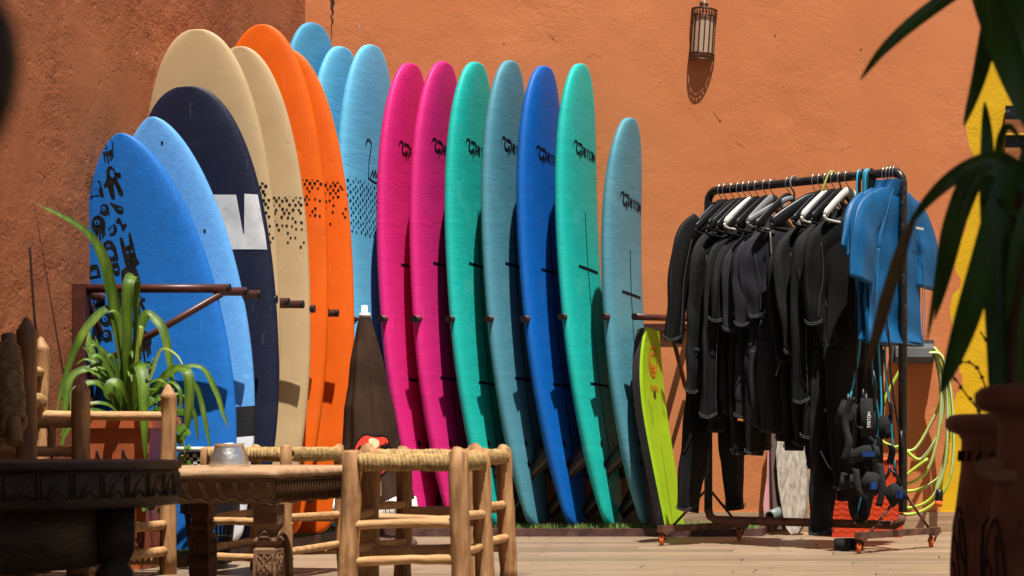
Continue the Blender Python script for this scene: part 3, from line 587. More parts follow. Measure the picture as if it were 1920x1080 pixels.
mb = MB(); mb.box((-1.9, 9.334, .68), (1.2, .022, .036)); mb.build('rail', M['rack'], root)
for x in (-2.3,):
    mb = MB(); mb.box((x, 9.333, .54), (.045, .026, 1.0)); mb.build('post', M['rack'], root)
mb = MB(); mb.tube([(-1.04, 9.0, 1.03), (-1.0, 9.32, .74)], .012, 8); mb.build('strut', M['rack'], root)

# ------------------------------------------------------------------ closed parasol
M['brown_cloth'] = pmat('brown_canvas', (0.046, 0.0245, 0.015), (0.028, 0.015, 0.0095), rough=0.9, scale=9, bump=0.35, bscale=7, bstretch=(3.2, 3.2, .35), bdist=0.04, spec=.1)
M['cream'] = pmat('cream_fringe', (0.80, 0.76, 0.68), (0.66, 0.60, 0.50), rough=0.9); M['redcloth'] = pmat('red_print', (0.70, 0.045, 0.02), rough=0.85); M['moon'] = pmat('pale_yellow_print', (0.72, 0.62, 0.36), rough=0.85)
M['plasticw'] = pmat('white_plastic', (0.75, 0.74, 0.72), rough=0.4)
UB = Vector((-2.185, 7.86, 0.0)); UT = Vector(P(684, 590, 7.9)); UZ0 = 0.205
root = thing('parasol', 'closed dark brown parasol with cream fringe and a red palm print', 'parasol', UB)
def urad(t):      # t = 0 bottom .. 1 tip
    pts = [(0, .150), (.06, .142), (.14, .126), (.33, .110), (.5, .098), (.62, .079), (.75, .067), (.86, .048), (.95, .033), (1, .022)]
    for (a, ra), (b, rb) in zip(pts[:-1], pts[1:]):
        if a <= t <= b: return lerp(ra, rb, (t - a) / (b - a))
    return .02
def usurf(th, t, off=0.0, fl=1.0):
    z = lerp(UZ0, UT.z, t); c = UB.lerp(UT, (z - UB.z) / (UT.z - UB.z)); amp = fl * 0.17 * (1 - t) ** .4 * min(1, (1 - t) * 6)
    fr = math.exp(-((th - R(-68) + math.pi) % (2 * math.pi) - math.pi) ** 2 / .5) * math.exp(-((z - .405) / .13) ** 2); amp *= 1 - .92 * fr
    r = urad(t) * (1 + amp * (0.5 * math.sin(7 * th + 2.0 * t + 1) + .35 * math.sin(3 * th + 1.7 + t) + .15 * math.sin(13 * th + 3 * t))) + off
    return Vector((c.x + r * math.cos(th), c.y + r * math.sin(th), z + 0.012 * math.sin(7 * th) * (1 - t)))
mb = MB(); na, nz_ = 96, 50
mb.add([usurf(2 * math.pi * j / na, i / nz_) for i in range(nz_ + 1) for j in range(na)], [(i * na + j, i * na + (j + 1) % na, (i + 1) * na + (j + 1) % na, (i + 1) * na + j) for i in range(nz_) for j in range(na)])
canopy = mb.build('canopy', M['brown_cloth'], root)
rn = random.Random(3); mb = MB()
for k in range(150):
    th = 2 * math.pi * k / 150 + rn.uniform(-.01, .01); p = usurf(th, 0.0, .003); out = Vector((math.cos(th), math.sin(th), 0)); l = rn.uniform(.06, .085)
    mb.tube([p + Vector((0, 0, .006)), p + out * .008 + Vector((0, 0, -l * .5)), p + out * rn.uniform(-.004, .015) + Vector((0, 0, -l))], [.0028, .0036, .0022], 5)
mb.build('fringe', M['cream'], canopy)
def uprint(name, poly, mat, off):      # polygon in (arc metres, metres above centre) on the camera-facing side
    mb = MB(); tri = tessellate_polygon([[Vector((a, b, 0)) for a, b in poly]])
    vs = []
    for a, b in poly:
        t = (UC + b - UZ0) / (UT.z - UZ0); th = R(-88) + a / (urad(t)); vs.append(usurf(th, t, off))
    mb.add(vs, [q_[::-1] for q_ in tri]); mb.build(name, mat, canopy)
UC = 0.405
def uring(r, n=28, c=(0, 0)): return [(c[0] + r * math.cos(2 * math.pi * k / n), c[1] + r * math.sin(2 * math.pi * k / n)) for k in range(n)]
def ugrid(name, r, mat, off, c=(0, 0), hole=0):
    mb = MB(); vs = []; n = 40; k = 10
    for i in range(k + 1):
        for j in range(n):
            rr = lerp(hole, r, i / k); a, b = c[0] + rr * math.cos(2 * math.pi * j / n), c[1] + rr * math.sin(2 * math.pi * j / n)
            t = (UC + b - UZ0) / (UT.z - UZ0); vs.append(usurf(R(-68) + a / urad(t), t, off))
    mb.add(vs, [(i * n + j, i * n + (j + 1) % n, (i + 1) * n + (j + 1) % n, (i + 1) * n + j) for i in range(k) for j in range(n)]); mb.build(name, mat, canopy)
ugrid('print_disc', .088, M['ink'], .003); ugrid('print_disc', .081, M['redcloth'], .0045); ugrid('print_moon', .021, M['moon'], .006, c=(.0, .055))
def palm(cx, cy, k):
    out = [[(cx, cy), (cx + .004, cy - .03), (cx + .002, cy - .09), 0.008]]
    for a in (15, 50, 90, 130, 165, 200, -20):
        p = [(cx, cy), (cx + .022 * k * math.cos(R(a)), cy + .022 * k * math.sin(R(a)) + .004), (cx + .042 * k * math.cos(R(a)), cy + .034 * k * math.sin(R(a)) - .012)]
        out.append(p + [0.009])
    return out
mb = MB()
for ln in palm(-.042, .012, .8) + palm(.045, .022, .9):
    w = ln[-1]; pts = ln[:-1]
    for (a0, b0), (a1, b1) in zip(pts[:-1], pts[1:]):
        l = math.hypot(a1 - a0, b1 - b0); nx, nz2 = -(b1 - b0) / l * w / 2, (a1 - a0) / l * w / 2; vs = []
        for a, b in ((a0 + nx, b0 + nz2), (a0 - nx, b0 - nz2), (a1 - nx * .6, b1 - nz2 * .6), (a1 + nx * .6, b1 + nz2 * .6)):
            t = (UC + b - UZ0) / (UT.z - UZ0); vs.append(usurf(R(-68) + a / urad(t), t, .0075))
        mb.add(vs, [(0, 1, 2, 3)])
mb.build('print_palms', M['ink'], canopy)
mb = MB(); tl = (UT - UB).normalized(); mb.tube([UT - tl * .012, UT + tl * .006, UT + tl * .008, UT + tl * .04], [.026, .024, .014, .013], 16); mb.build('cap', M['plasticw'], root)
mb = MB(); mb.tube([UB + Vector((0, 0, .02)), UT], .02, 10); mb.build('pole', M['plasticw'], root)
mb = MB(); mb.lathe([(.0, 0), (.17, 0), (.175, .02), (.16, .04), (.04, .055), (.03, .10), (0, .10)], UB, 24, cap=False); mb.build('base', M['plate'], root)

# ------------------------------------------------------------------ wall lantern
M['brass'] = pmat('dark_pierced_brass', (0.09, 0.035, 0.014), (0.04, 0.016, 0.008), rough=0.45, scale=60, metal=0.4, bump=0.5, bscale=60)
M['shade'] = pmat('frosted_lantern_glass', (0.58, 0.42, 0.28), (0.50, 0.36, 0.24), rough=0.45, scale=12, transl=0.25)
top = P(1321, 18, 9.345); bot = P(1315, 115, 9.345); ax = (top - bot); LH = ax.length; tilt = Matrix.Rotation(math.atan2(ax.x, ax.z), 3, 'Y'); LR = .063
root = thing('wall_lantern', 'half round wall lantern of pale glass strips in pierced dark brass', 'lantern', bot)
mb = MB(); mb.half([(LR - .004, .03), (LR - .004, LH - .035)], bot, 24, tilt=tilt); mb.build('glass_shade', M['shade'], root)
def ring(z0, z1, r, name):
    mb = MB()      # pierced band: hoops plus a lattice of small bars
    for z in (z0, z1 - .007): mb.half([(r, z), (r + .004, z), (r + .004, z + .007), (r, z + .007), (r, z)], bot, 24, tilt=tilt)
    for k in range(13):
        a0 = math.pi * (1 + k / 13)
        for da in (.2, .04): mb.tube([bot + tilt @ Vector(((r + .002) * math.cos(a0 + s_), (r + .002) * math.sin(a0 + s_), z)) for s_, z in ((.24 - da, z0 + .004), (da, z1 - .004))], .0022, 4, cap=False)
        mb.tube([bot + tilt @ Vector(((r + .002) * math.cos(a0 + .12 + .06 * math.cos(q_)), (r + .002) * math.sin(a0 + .12 + .06 * math.cos(q_)), (z0 + z1) / 2 + .007 * math.sin(q_))) for q_ in [i * math.pi / 3 for i in range(7)]], .0022, 4, cap=False)
    mb.build(name, M['brass'], root)
ring(-.002, .038, LR, 'bottom_band'); ring(LH - .042, LH, LR, 'top_band')
for k in range(8):
    a = math.pi * (1 + k / 7); c = Vector((math.cos(a), math.sin(a), 0)) * (LR - .002); t = Vector((-math.sin(a), math.cos(a), 0)) * .0034
    mb = MB(); mb.add([bot + tilt @ (c + s_ * t + o_ * c.normalized() + Vector((0, 0, z))) for z in (.03, LH - .03) for o_ in (-.002, .002) for s_ in (-1, 1)], [(0, 1, 5, 4), (2, 6, 7, 3), (0, 4, 6, 2), (1, 3, 7, 5)], smooth=False); mb.build('strip', M['brass'], root)
mb = MB(); mb.tube([top + Vector((0, -.03, 0)), top + Vector((0, -.02, .02)), P(1320, 2, 9.32), P(1320, -4, 9.35)], .004, 8); mb.tube([P(1312, 4, 9.345), P(1328, 6, 9.345)], .004, 6); mb.build('hook', pmat('bare_metal', (0.35, 0.32, 0.28), rough=0.4, metal=0.8), root)

# ------------------------------------------------------------------ clothes rail on castors
BA = Vector((-.786, 8.3, 0)); BB = Vector((.097, 7.7, 0)); EB = (BB - BA).normalized(); BLEN = (BB - BA).length; GV = Vector((-EB.y, EB.x, 0))   # GV: away from the viewer
ZB = 1.607
def bar(s): return BA.lerp(BB, s)
ROT = [0.0]
def Wp(s, a, b, z):
    q_ = bar(s) + Matrix.Rotation(ROT[0], 3, 'Z') @ (GV * a + EB * b); return Vector((q_.x, q_.y, z))
root = thing('clothes_rail', 'black pipe clothes rail on rusty feet with orange castors', 'clothes rail', (-.34, 8.0, 0))
arc = [(BLEN * 0 + .05 * (1 - math.sin(R(t))), ZB - .05 + .05 * math.cos(R(t))) for t in (90, 67, 45, 22, 0)]
mk = lambda l, z: Vector((*(BA + EB * l).xy, z))
mb = MB(); mb.tube([mk(0, .14)] + [mk(l, z) for l, z in arc] + [mk(BLEN - l, z) for l, z in arc[::-1]] + [mk(BLEN, .16)], .019, 14); mb.build('hanging_bar', M['blacksteel'], root)
mb = MB(); mb.tube([mk(0, .15), mk(.01, .12), mk(.04, .104), mk(BLEN - .04, .104), mk(BLEN - .01, .12), mk(BLEN, .15)], .019, 12); mb.build('bottom_bar', M['rust'], root)
M['castor'] = pmat('orange_castor', (0.75, 0.13, 0.02), rough=0.5)
for s_ in (0, 1):
    c = bar(s_); n0 = c - GV * .335; n1 = c + GV * .275
    ang = math.atan2(GV.y, GV.x); mid = (n0 + n1) / 2
    mb = MB(); mb.box((mid.x, mid.y, .073), ((n1 - n0).length, .032, .028), ang); mb.build('foot', M['rust'], root)
    for e, zz in ((-.24, .088), (.20, .088)):
        q_ = c + GV * e; mb = MB(); mb.tube([(q_.x, q_.y, zz), (c.x, c.y, .25)], .006, 6); mb.build('brace', M['rust'], root)
    for q_ in (n0 + GV * .03, n1 - GV * .03):
        w = Vector((q_.x - .012, q_.y, .024)); ax_ = (EB * .8 + GV * .6).normalized()
        mb = MB(); mb.tube([w - ax_ * .009, w + ax_ * .009], .0235, 18); wh = mb.build('castor', M['castor'], root)
        mb = MB(); mb.tube([w - ax_ * .011, w + ax_ * .011], .011, 12); mb.build('hub', M['rust'], wh)
        mb = MB(); mb.box((q_.x, q_.y, .055), (.036, .03, .008), ang)
        for s2_ in (-1, 1):
            a_ = w + ax_ * .013 * s2_; mb.tube([a_, Vector((q_.x, q_.y, .055)) + ax_ * .013 * s2_], .0045, 6, flat=1.8)
        mb.build('fork', M['rust'], wh)

# hangers
M['h_black'] = pmat('black_plastic', (0.012, 0.012, 0.013), rough=0.3); M['h_white'] = pmat('white_hanger', (0.70, 0.68, 0.63), rough=0.35); M['h_grey'] = pmat('grey_plastic', (0.20, 0.21, 0.22), rough=0.35); M['h_green'] = pmat('lime_tube', (0.36, 0.45, 0.10), rough=0.4); M['wire'] = pmat('steel_wire', (0.45, 0.44, 0.42), rough=0.3, metal=0.9)
def hanger(s, label, mat, zend=1.40, tiltb=0.0, half=0.21, loop=False, neck=1.545, group='hangers on the clothes rail', wide=.0125):
    b0 = Wp(s, 0, 0, 1.5); root = thing('hanger', label, 'hanger', b0, group)
    pts = [Wp(s, .0, 0, neck), Wp(s, .0, 0, neck + .022), Wp(s, -.026, 0, ZB - .02), Wp(s, -.027, 0, ZB + .005), Wp(s, -.015, 0, ZB + .023), Wp(s, .005, 0, ZB + .027), Wp(s, .024, 0, ZB + .015), Wp(s, .026, 0, ZB - .005)]
    mb = MB(); mb.tube(spline(pts, 3), .0042 if mat is not M['h_black'] and loop else .0022, 6); mb.build('hook', mat if loop else M['wire'], root)
    mb = MB()
    for sg in (-1, 1):
        p = spline([Wp(s, 0, 0, neck), Wp(s, sg * .035, tiltb * .2, neck - .012), Wp(s, sg * half * .55, tiltb * .6, (neck + zend) / 2 + .002), Wp(s, sg * half, tiltb, zend)], 4)
        mb.tube(p, [wide * .5] * (len(p) - 2) + [wide * .5, wide * .35], 8, flat=3.0)
    p = spline([Wp(s, -half, tiltb, zend), Wp(s, -half * .9, tiltb, zend - .018), Wp(s, 0, tiltb, zend - .02), Wp(s, half * .9, tiltb, zend - .018), Wp(s, half, tiltb, zend)], 3); mb.tube(p, wide * .5, 6)
    mb.build('shoulder_bar', mat, root)
HB = [(.075, 'h_black'), (.10, 'h_black'), (.14, 'h_black'), (.175, 'h_black'), (.205, 'h_black'), (.235, 'h_white'), (.27, 'h_black'), (.315, 'h_black'), (.35, 'h_grey'), (.435, 'h_black'), (.60, 'h_black'), (.63, 'h_white'), (.665, 'h_black'), (.70, 'h_black'), (.735, 'h_white')]
names = ['first', 'second', 'third', 'fourth', 'fifth', 'sixth', 'seventh', 'eighth', 'ninth', 'tenth', 'eleventh', 'twelfth', 'thirteenth', 'fourteenth', 'fifteenth']
for i, (s_, m_) in enumerate(HB):
    hanger(s_, '%s plastic hanger, %s along the rail counting from its far end' % (m_[2:], names[i]), M[m_], zend=1.395 + .012 * (i % 3), tiltb=.02 * ((i * 7) % 3 - 1), half=.205 + .01 * (i % 2))
hanger(.46, 'thick grey plastic hanger with notched arms on the empty middle of the rail', M['h_grey'], zend=1.42, tiltb=-.10, loop=True, neck=1.54, wide=.008)
hanger(.57, 'wide black hanger tilted forward in the middle of the rail', M['h_black'], zend=1.40, tiltb=-.08, neck=1.53, wide=.018)
# ------------------------------------------------------------------ garments on the rail
def neo(name, c, r=.72): return pmat(name, c, tuple(x * .7 for x in c), rough=r, scale=7, bump=0.55, bscale=5, bstretch=(1, 1, .35), bdist=0.03, spec=.2, dirt=tuple(x * 1.8 + .003 for x in c), dirtamt=.25, dscale=10)
M['neo1'] = neo('black_neoprene', (.0035, .0035, .0038)); M['neo2'] = neo('charcoal_neoprene', (.007, .007, .0073)); M['neo3'] = neo('slate_neoprene', (.016, .016, .022)); M['neo4'] = neo('brown_black_neoprene', (.006, .0057, .0048))
M['seam'] = pmat('grey_stitching', (.20, .20, .195), rough=.8); M['hem'] = pmat('dark_grey_stitching', (.055, .055, .055), rough=.8); M['patch'] = pmat('speckled_grey_patch', (.20, .20, .19), (.05, .05, .05), rough=.9, scale=220)
M['rash'] = pmat('blue_lycra', (.001, .088, .225), (.001, .068, .18), rough=.5, scale=8, bump=.45, bscale=4, bstretch=(2.2, 2.2, .4), bdist=.02)
M['rashseam'] = pmat('light_blue_stitching', (.03, .18, .38), rough=.8)
def ering(mb, path, n=36, A=0.006, seed=0):
    # path: rings (s, a, b, z, ra, rb) lofted to a flattened closed tube with sharp lengthwise creases
    rn = random.Random(seed * 77 + len(path)); k = len(path); vs = []; s_ = 0.0
    W = [(rn.choice((2, 3, 4, 5)), rn.uniform(0, 6.28), rn.uniform(-9, 9), rn.uniform(.5, 1)) for _ in range(3)] + [(rn.choice((6, 7, 9)), rn.uniform(0, 6.28), rn.uniform(-16, 16), .45)]
    C2 = [(rn.uniform(14, 40), rn.uniform(0, 6.28), rn.choice((1, 2))) for _ in range(2)]
    for i, (fr, a, b, z, ra, rb) in enumerate(path):
        i0, i1 = max(0, i - 1), min(k - 1, i + 1)
        da, dz = path[i1][1] - path[i0][1], path[i1][3] - path[i0][3]; l = math.hypot(da, dz) or 1
        if i: s_ += math.hypot(a - path[i - 1][1], z - path[i - 1][3])
        na, nz_ = -dz / l, da / l; fade = min(1, s_ / .12) * (.55 + .45 * min(1, s_ / .5))
        for j in range(n):
            th = 2 * math.pi * j / n; c, q = math.cos(th), math.sin(th)
            d = sum(w * (1 - 2 * abs(math.sin((m_ * th + p_ + c_ * s_) / 2)) ** .8) for m_, p_, c_, w in W) * .55 + sum(.35 * math.sin(f_ * s_ + p_ + m_ * th) for f_, p_, m_ in C2)
            d *= A * fade; w = c * (ra + d * .6); vs.append(Wp(fr, a + na * w, b + math.copysign(abs(q) ** .8, q) * (rb * .92) + (d if q > 0 else -d) * min(1, abs(q) * 2.5), z + nz_ * w))
    fs = [(i * n + j, i * n + (j + 1) % n, (i + 1) * n + (j + 1) % n, (i + 1) * n + j) for i in range(k - 1) for j in range(n)]
    mb.add(vs, fs); o = len(mb.v) - k * n
    mb.f.append([o + j for j in range(n)][::-1]); mb.m.append(0); mb.sm.append(False); mb.f.append([o + (k - 1) * n + j for j in range(n)]); mb.m.append(0); mb.sm.append(False)
def path3(fr, pts, n=10):
    sp = spline([(p[0], p[1], p[2]) for p in pts], n); sr = spline([(p[3], p[4], 0) for p in pts], n)
    return [(fr, q.x, q.y, q.z, r.x, r.y) for q, r in zip(sp, sr)]
def suit(s, label, mat, ztop=1.50, half=.20, arms=((-.30, .90), (.28, .95)), legs=((-.09, .16), (.10, .16)), waist=.16, crotch=.86, hem=None, ac=0.0, bc=0.0, th=.029, neck=True, seams=(), ab=(0, 0), lb=(0, 0), armw=.068, legw=.085, group='wetsuits on the clothes rail', name='wetsuit', sleeve_w=None, vox=.011, rot=0):
    ROT[0] = R(rot)
    root = thing(name, label, 'wetsuit', Wp(s, 0, 0, .9), group)
    mb = MB(); cz = hem if hem else crotch; sd = int(s * 1000)
    ering(mb, path3(s, [(ac, bc, ztop - .015, half * .45, th * .7), (ac, bc, ztop - .06, half * .82, th), (ac, bc, ztop - .15, half * .95, th * 1.1), (ac, bc, lerp(ztop, cz, .45), half * .86, th * 1.15), (ac, bc, lerp(ztop, cz, .7), waist, th * 1.1), (ac, bc, cz + .06, waist * 1.08, th * 1.1), (ac, bc, cz, waist * 1.02, th * .9)]), 48, .0075, sd)
    if neck: ering(mb, path3(s, [(ac, bc, ztop - .04, .085, .032), (ac, bc, ztop + .02, .062, .03), (ac, bc, ztop + .045, .058, .03)]))
    for k, (ea, ez) in enumerate(arms):
        sg = -1 if ea < ac else 1; sa = ac + sg * half * .78; b = ab[k] + bc
        ering(mb, path3(s, [(sa - sg * .04, bc, ztop - .075, armw, th * .9), (sa + sg * .055, bc, ztop - .15, armw, th * .95), (lerp(sa + sg * .07, ea, .35), lerp(bc, b, .4), lerp(ztop - .15, ez, .35), armw * 1.0, th * .9), (lerp(sa + sg * .07, ea, .7), lerp(bc, b, .8), lerp(ztop - .15, ez, .7), armw * .85, th * .85), (ea, b, ez, armw * .68, th * .8)]), 32, .0065, sd + 3 + k)
    for k, (ea, ez) in enumerate(legs):
        sg = -1 if ea < ac else 1; la = ac + sg * waist * .5; b = lb[k] + bc
        ering(mb, path3(s, [(la, bc, crotch + .08, legw, th), (lerp(la, ea, .3), lerp(bc, b, .4), lerp(crotch, ez, .3), legw, th * 1.05), (lerp(la, ea, .65), lerp(bc, b, .8), lerp(crotch, ez, .65), legw * .82, th), (ea, b, ez, legw * .66, th * .85)]), 36, .0075, sd + 9 + k)
    ob = mb.build('body', mat, root)
    for ln in seams:
        mb = MB(); mb.tube([Wp(s, ac + q.x, bc + th + .0095, q.y) for q in spline([(a_, z_, 0) for a_, z_ in ln], 4)], .0035, 5)
        mb.build('seam', M['seam'], root)
    for lst, wd in ((arms, armw * .68), (legs, legw * .66)):      # stitched hems at the cuffs
        for k, (ea, ez) in enumerate(lst):
            b = (ab if lst is arms else lb)[k] + bc; mb = MB(); q8 = [2 * math.pi * j / 20 for j in range(21)]
            for dz in (.012, .02): mb.tube([Wp(s, ea + (wd + .004) * math.cos(t), b + (th * .82 + .003) * math.copysign(abs(math.sin(t)) ** .8, math.sin(t)), ez + dz + .01 * math.sin(t * 2)) for t in q8], .0016, 4, cap=False)
            mb.build('hem', M['hem'], root)
    for k, (ea, ez) in enumerate(arms):      # panel seam down the sleeve
        sg = -1 if ea < ac else 1; sa = ac + sg * half * .78; mb = MB()
        mb.tube(spline([Wp(s, lerp(sa + sg * .06, ea, t) + .01 * math.sin(6 * t + s * 40), lerp(bc, ab[k] + bc, t) + th * .9 + .008, lerp(ztop - .14, ez + .03, t)) for t in (0, .25, .5, .75, 1)], 4), .0016, 4); mb.build('seam', M['hem'], root)
    ROT[0] = 0.0
    return root
W_ = 'wetsuit'
suit(.055, 'long black wetsuit hanging at the far end of the rail with one sleeve apart', M['neo1'], half=.205, arms=((-.315, .90), (.30, .92)), legs=((-.215, .15), (.12, .145)), ac=-.015, crotch=.80, waist=.175, legw=.10)
suit(.10, 'black wetsuit second from the far end with a long sleeve reaching low', M['neo2'], ztop=1.43, half=.17, arms=((-.255, .67), (.25, .75)), legs=((-.08, .50), (.1, .45)), crotch=.80, rot=4)
suit(.145, 'black shorty wetsuit third from the far end of the rail', M['neo1'], ztop=1.41, half=.165, arms=((-.215, .86), (.24, .8)), rot=-6, legs=((-.10, .56), (.1, .58)), crotch=.74)
suit(.19, 'charcoal wetsuit with its sleeve ending level with the green bodyboard logo', M['neo2'], ztop=1.40, half=.16, arms=((-.245, .56), (.2, .66)), legs=((-.08, .58), (.1, .5)), crotch=.72, seams=[[(-.08, 1.33), (-.09, 1.1), (-.06, .95)]])
suit(.235, 'dark wetsuit with a speckled grey shoulder patch', M['neo4'], ztop=1.40, half=.16, arms=((-.24, .98), (.2, .8)), legs=((-.08, .40), (.08, .42)), crotch=.74)
suit(.275, 'slate wetsuit top with a round maroon badge and orange lined hem', M['neo3'], ztop=1.39, half=.15, arms=((-.20, .94), (.18, .8)), legs=((-.11, .56), (.06, .56)), crotch=.68, seams=[[(-.12, 1.3), (-.14, 1.1)]])
suit(.32, 'black wetsuit with a narrow leg hanging below its neighbours', M['neo1'], ztop=1.40, half=.15, arms=((-.19, 1.0), (.16, .9)), legs=((-.10, .40), (.04, .5)), crotch=.74, legw=.075, seams=[[(.0, 1.32), (-.02, 1.1), (-.03, .85), (-.04, .7)]])
suit(.365, 'slate wetsuit with long pale seams down its panels', M['neo3'], ztop=1.41, half=.16, arms=((-.20, .96), (.15, .8)), legs=((-.08, .52), (.06, .46)), crotch=.78, rot=-8, seams=[[(-.07, 1.36), (-.08, 1.15), (-.075, .95), (-.06, .75), (-.075, .57)], [(-.02, 1.08), (.03, .98), (.05, .9), (.0, .78), (-.03, .7)]])
suit(.43, 'wide slate wetsuit panel with curved pale seams in the middle of the rail', M['neo3'], ztop=1.42, half=.165, neck=False, arms=((-.16, 1.0),), legs=((-.09, .50), (.07, .56)), crotch=.82, waist=.15, rot=-20, seams=[[(-.12, 1.38), (-.10, 1.2), (-.02, 1.08), (.0, .98), (-.05, .86), (-.09, .75)], [(.0, 1.02), (.08, 1.06), (.14, 1.08)], [(-.02, .93), (.06, .88), (.03, .83)]])
suit(.52, 'black wetsuit hanging low behind the slate panel with no hanger in view', M['neo1'], ztop=1.36, half=.14, neck=False, arms=((-.12, .80),), legs=((-.07, .42), (.07, .34)), crotch=.85, waist=.13, rot=-10)
suit(.60, 'black wetsuit with a bent sleeve hanging in front of its chest', M['neo4'], ztop=1.41, half=.17, arms=((-.19, .83), (.18, .9)), legs=((-.10, .44), (.07, .36)), crotch=.78, ab=(.05, 0), armw=.078, rot=-14)
suit(.655, 'black wetsuit with a short stiff sleeve below the bent one', M['neo1'], ztop=1.41, half=.17, arms=((-.20, .62), (.18, .8)), legs=((-.14, .47), (.14, .42)), crotch=.72, rot=-6)
suit(.71, 'full length black wetsuit whose legs nearly touch the floor', M['neo2'], ztop=1.42, half=.185, arms=((-.10, .86), (.22, .88)), legs=((-.12, .055), (.02, .20)), crotch=.78, ab=(.05, 0), waist=.16, legw=.09, rot=-18, seams=[[(-.13, .60), (-.06, .50), (.02, .47)], [(-.15, .42), (-.09, .34), (-.02, .38)]])
suit(.765, 'black wetsuit under the white hanger next to the blue shirts', M['neo1'], ztop=1.44, half=.185, arms=((-.22, .95), (.24, .9)), legs=((-.06, .25), (.1, .3)), crotch=.78, rot=-15)
# badge, patch and lining on two of the suits
def onto(root_label, name, mat, make):
    r_ = [o for o in col.objects if o.get('label', '').startswith(root_label)][0]; mb = MB(); make(mb); mb.build(name, mat, r_)
onto('slate wetsuit top', 'badge', pmat('maroon_badge', (.10, .03, .03), rough=.6), lambda mb: mb.tube([Wp(.275, -.12, .030, .70), Wp(.275, -.12, .046, .70)], .011, 12))
onto('slate wetsuit top', 'hem_lining', pmat('orange_lining', (.5, .2, .02), rough=.8), lambda mb: mb.tube([Wp(.275, -.165, .012, .556), Wp(.275, -.11, .03, .552), Wp(.275, -.06, .012, .556)], .006, 6))
onto('dark wetsuit with a speckled', 'patch', M['patch'], lambda mb: ering(mb, path3(.235, [(-.155, .012, 1.27, .022, .03), (-.18, .012, 1.18, .028, .033), (-.19, .012, 1.10, .02, .03)])))
# blue rash vests
rs = [(.918, 'blue short-sleeved swim shirt, hindmost of the four on the rail'), (.936, 'blue short-sleeved swim shirt, third from the rail end'), (.952, 'blue short-sleeved swim shirt, second from the rail end'), (.968, 'blue short-sleeved swim shirt facing outwards at the near end of the rail')]
for i, (s_, lab) in enumerate(rs):
    root = thing('swim_shirt', lab, 'shirt', Wp(s_, 0, 0, 1.2), 'swim shirts on the clothes rail'); mb = MB(); a0 = .012 * ((i * 5) % 3 - 1); sh_ = .012 * i
    zt = 1.535
    ering(mb, path3(s_, [(a0, 0, zt - .005, .10, .018), (a0, 0, zt - .035, .165, .026), (a0, 0, zt - .08, .20, .03), (a0, 0, zt - .2, .205, .024), (a0, 0, 1.12, .198, .024), (a0, 0, .96, .198, .026), (a0, .005, .885 - .012 * (i % 2), .212, .045)]), 64, .0105, 40 + i)
    ering(mb, path3(s_, [(a0, 0, zt - .03, .078, .028), (a0, .004, zt + .012, .062, .034), (a0, .006, zt + .035, .057, .036)]), 24, .001)
    for sg in (-1, 1):
        e = (.262 if sg < 0 else .228) + .008 * (i % 2)
        ering(mb, path3(s_, [(a0 + sg * .13, 0, zt - .085, .07, .024), (a0 + sg * .205, 0, zt - .15, .082, .028), (a0 + sg * .245, .01, zt - .25, .086, .026), (a0 + sg * e, .015, 1.24 - .038 * i, .084, .022)]), 40, .006, 60 + i + sg)
    ob = mb.build('body', M['rash'], root)
    if i >= 2:
        for ln in ([(-.062, zt - .01), (-.10, zt - .10), (-.145, zt - .2), (-.155, zt - .26)], [(.062, zt - .01), (.10, zt - .1), (.145, zt - .2), (.16, zt - .26)], [(-.165, zt - .27), (-.178, 1.15), (-.178, .90)], [(.17, zt - .27), (.182, 1.15), (.182, .90)]):
            mb = MB(); mb.tube([Wp(s_, a0 + q.x,   .034, q.y) for q in spline([(a_, z_, 0) for a_, z_ in ln], 6)], .0016, 5); mb.build('seam', M['rashseam'], root)
    if i == 3:
        mb = MB()
        for k in range(5): mb.add([Wp(s_, .085 + .012 * k + da, .047, 1.37 + dz) for da, dz in ((0, 0), (.009, 0), (.009, .010), (0, .010))], [(0, 1, 2, 3)])
        mb.build('chest_mark', M['h_white'], root)
    hanger(s_, 'black hanger inside the %s' % lab.replace('blue ', ''), M['h_black'], zend=1.47, half=.14, neck=1.555, wide=.007)
# surf leashes looped over the rail
M['cyan'] = pmat('cyan_cord', (.035, .38, .58), rough=.35, spec=.5); M['teal'] = pmat('teal_cord', (.015, .20, .27), rough=.35); M['cordblk'] = pmat('black_cord', (.008, .008, .009), rough=.4)
M['web'] = pmat('black_webbing', (.006, .006, .0065), (.012, .012, .0125), rough=.9, scale=60, bump=.3, bscale=120); M['webblue'] = pmat('blue_webbing', (.004, .035, .15), rough=.8)
rn = random.Random(11)
lea = [(.795, 'cyan', [(1612, 560), (1612, 650), (1600, 720), (1590, 760)], 'outermost on the dark wetsuits'), (.81, 'cordblk', [(1620, 560), (1622, 690), (1624, 760)], 'beside the logo cuff'), (.825, 'teal', [(1632, 560), (1636, 700), (1648, 790), (1640, 850)], 'curving behind the logo cuff'),
       (.835, 'cyan', [(1642, 600), (1650, 700), (1652, 780), (1640, 840), (1628, 880), (1606, 965)], 'longest, reaching down to the foot'), (.845, 'teal', [(1655, 600), (1660, 690), (1668, 760), (1675, 850), (1678, 885)], 'nearest to the upright'), (.85, 'cordblk', [(1662, 600), (1672, 720), (1690, 830)], 'hooked behind the upright'), (.805, 'cordblk', [(1606, 600), (1604, 760), (1596, 830)], 'lying on the long wetsuit')]
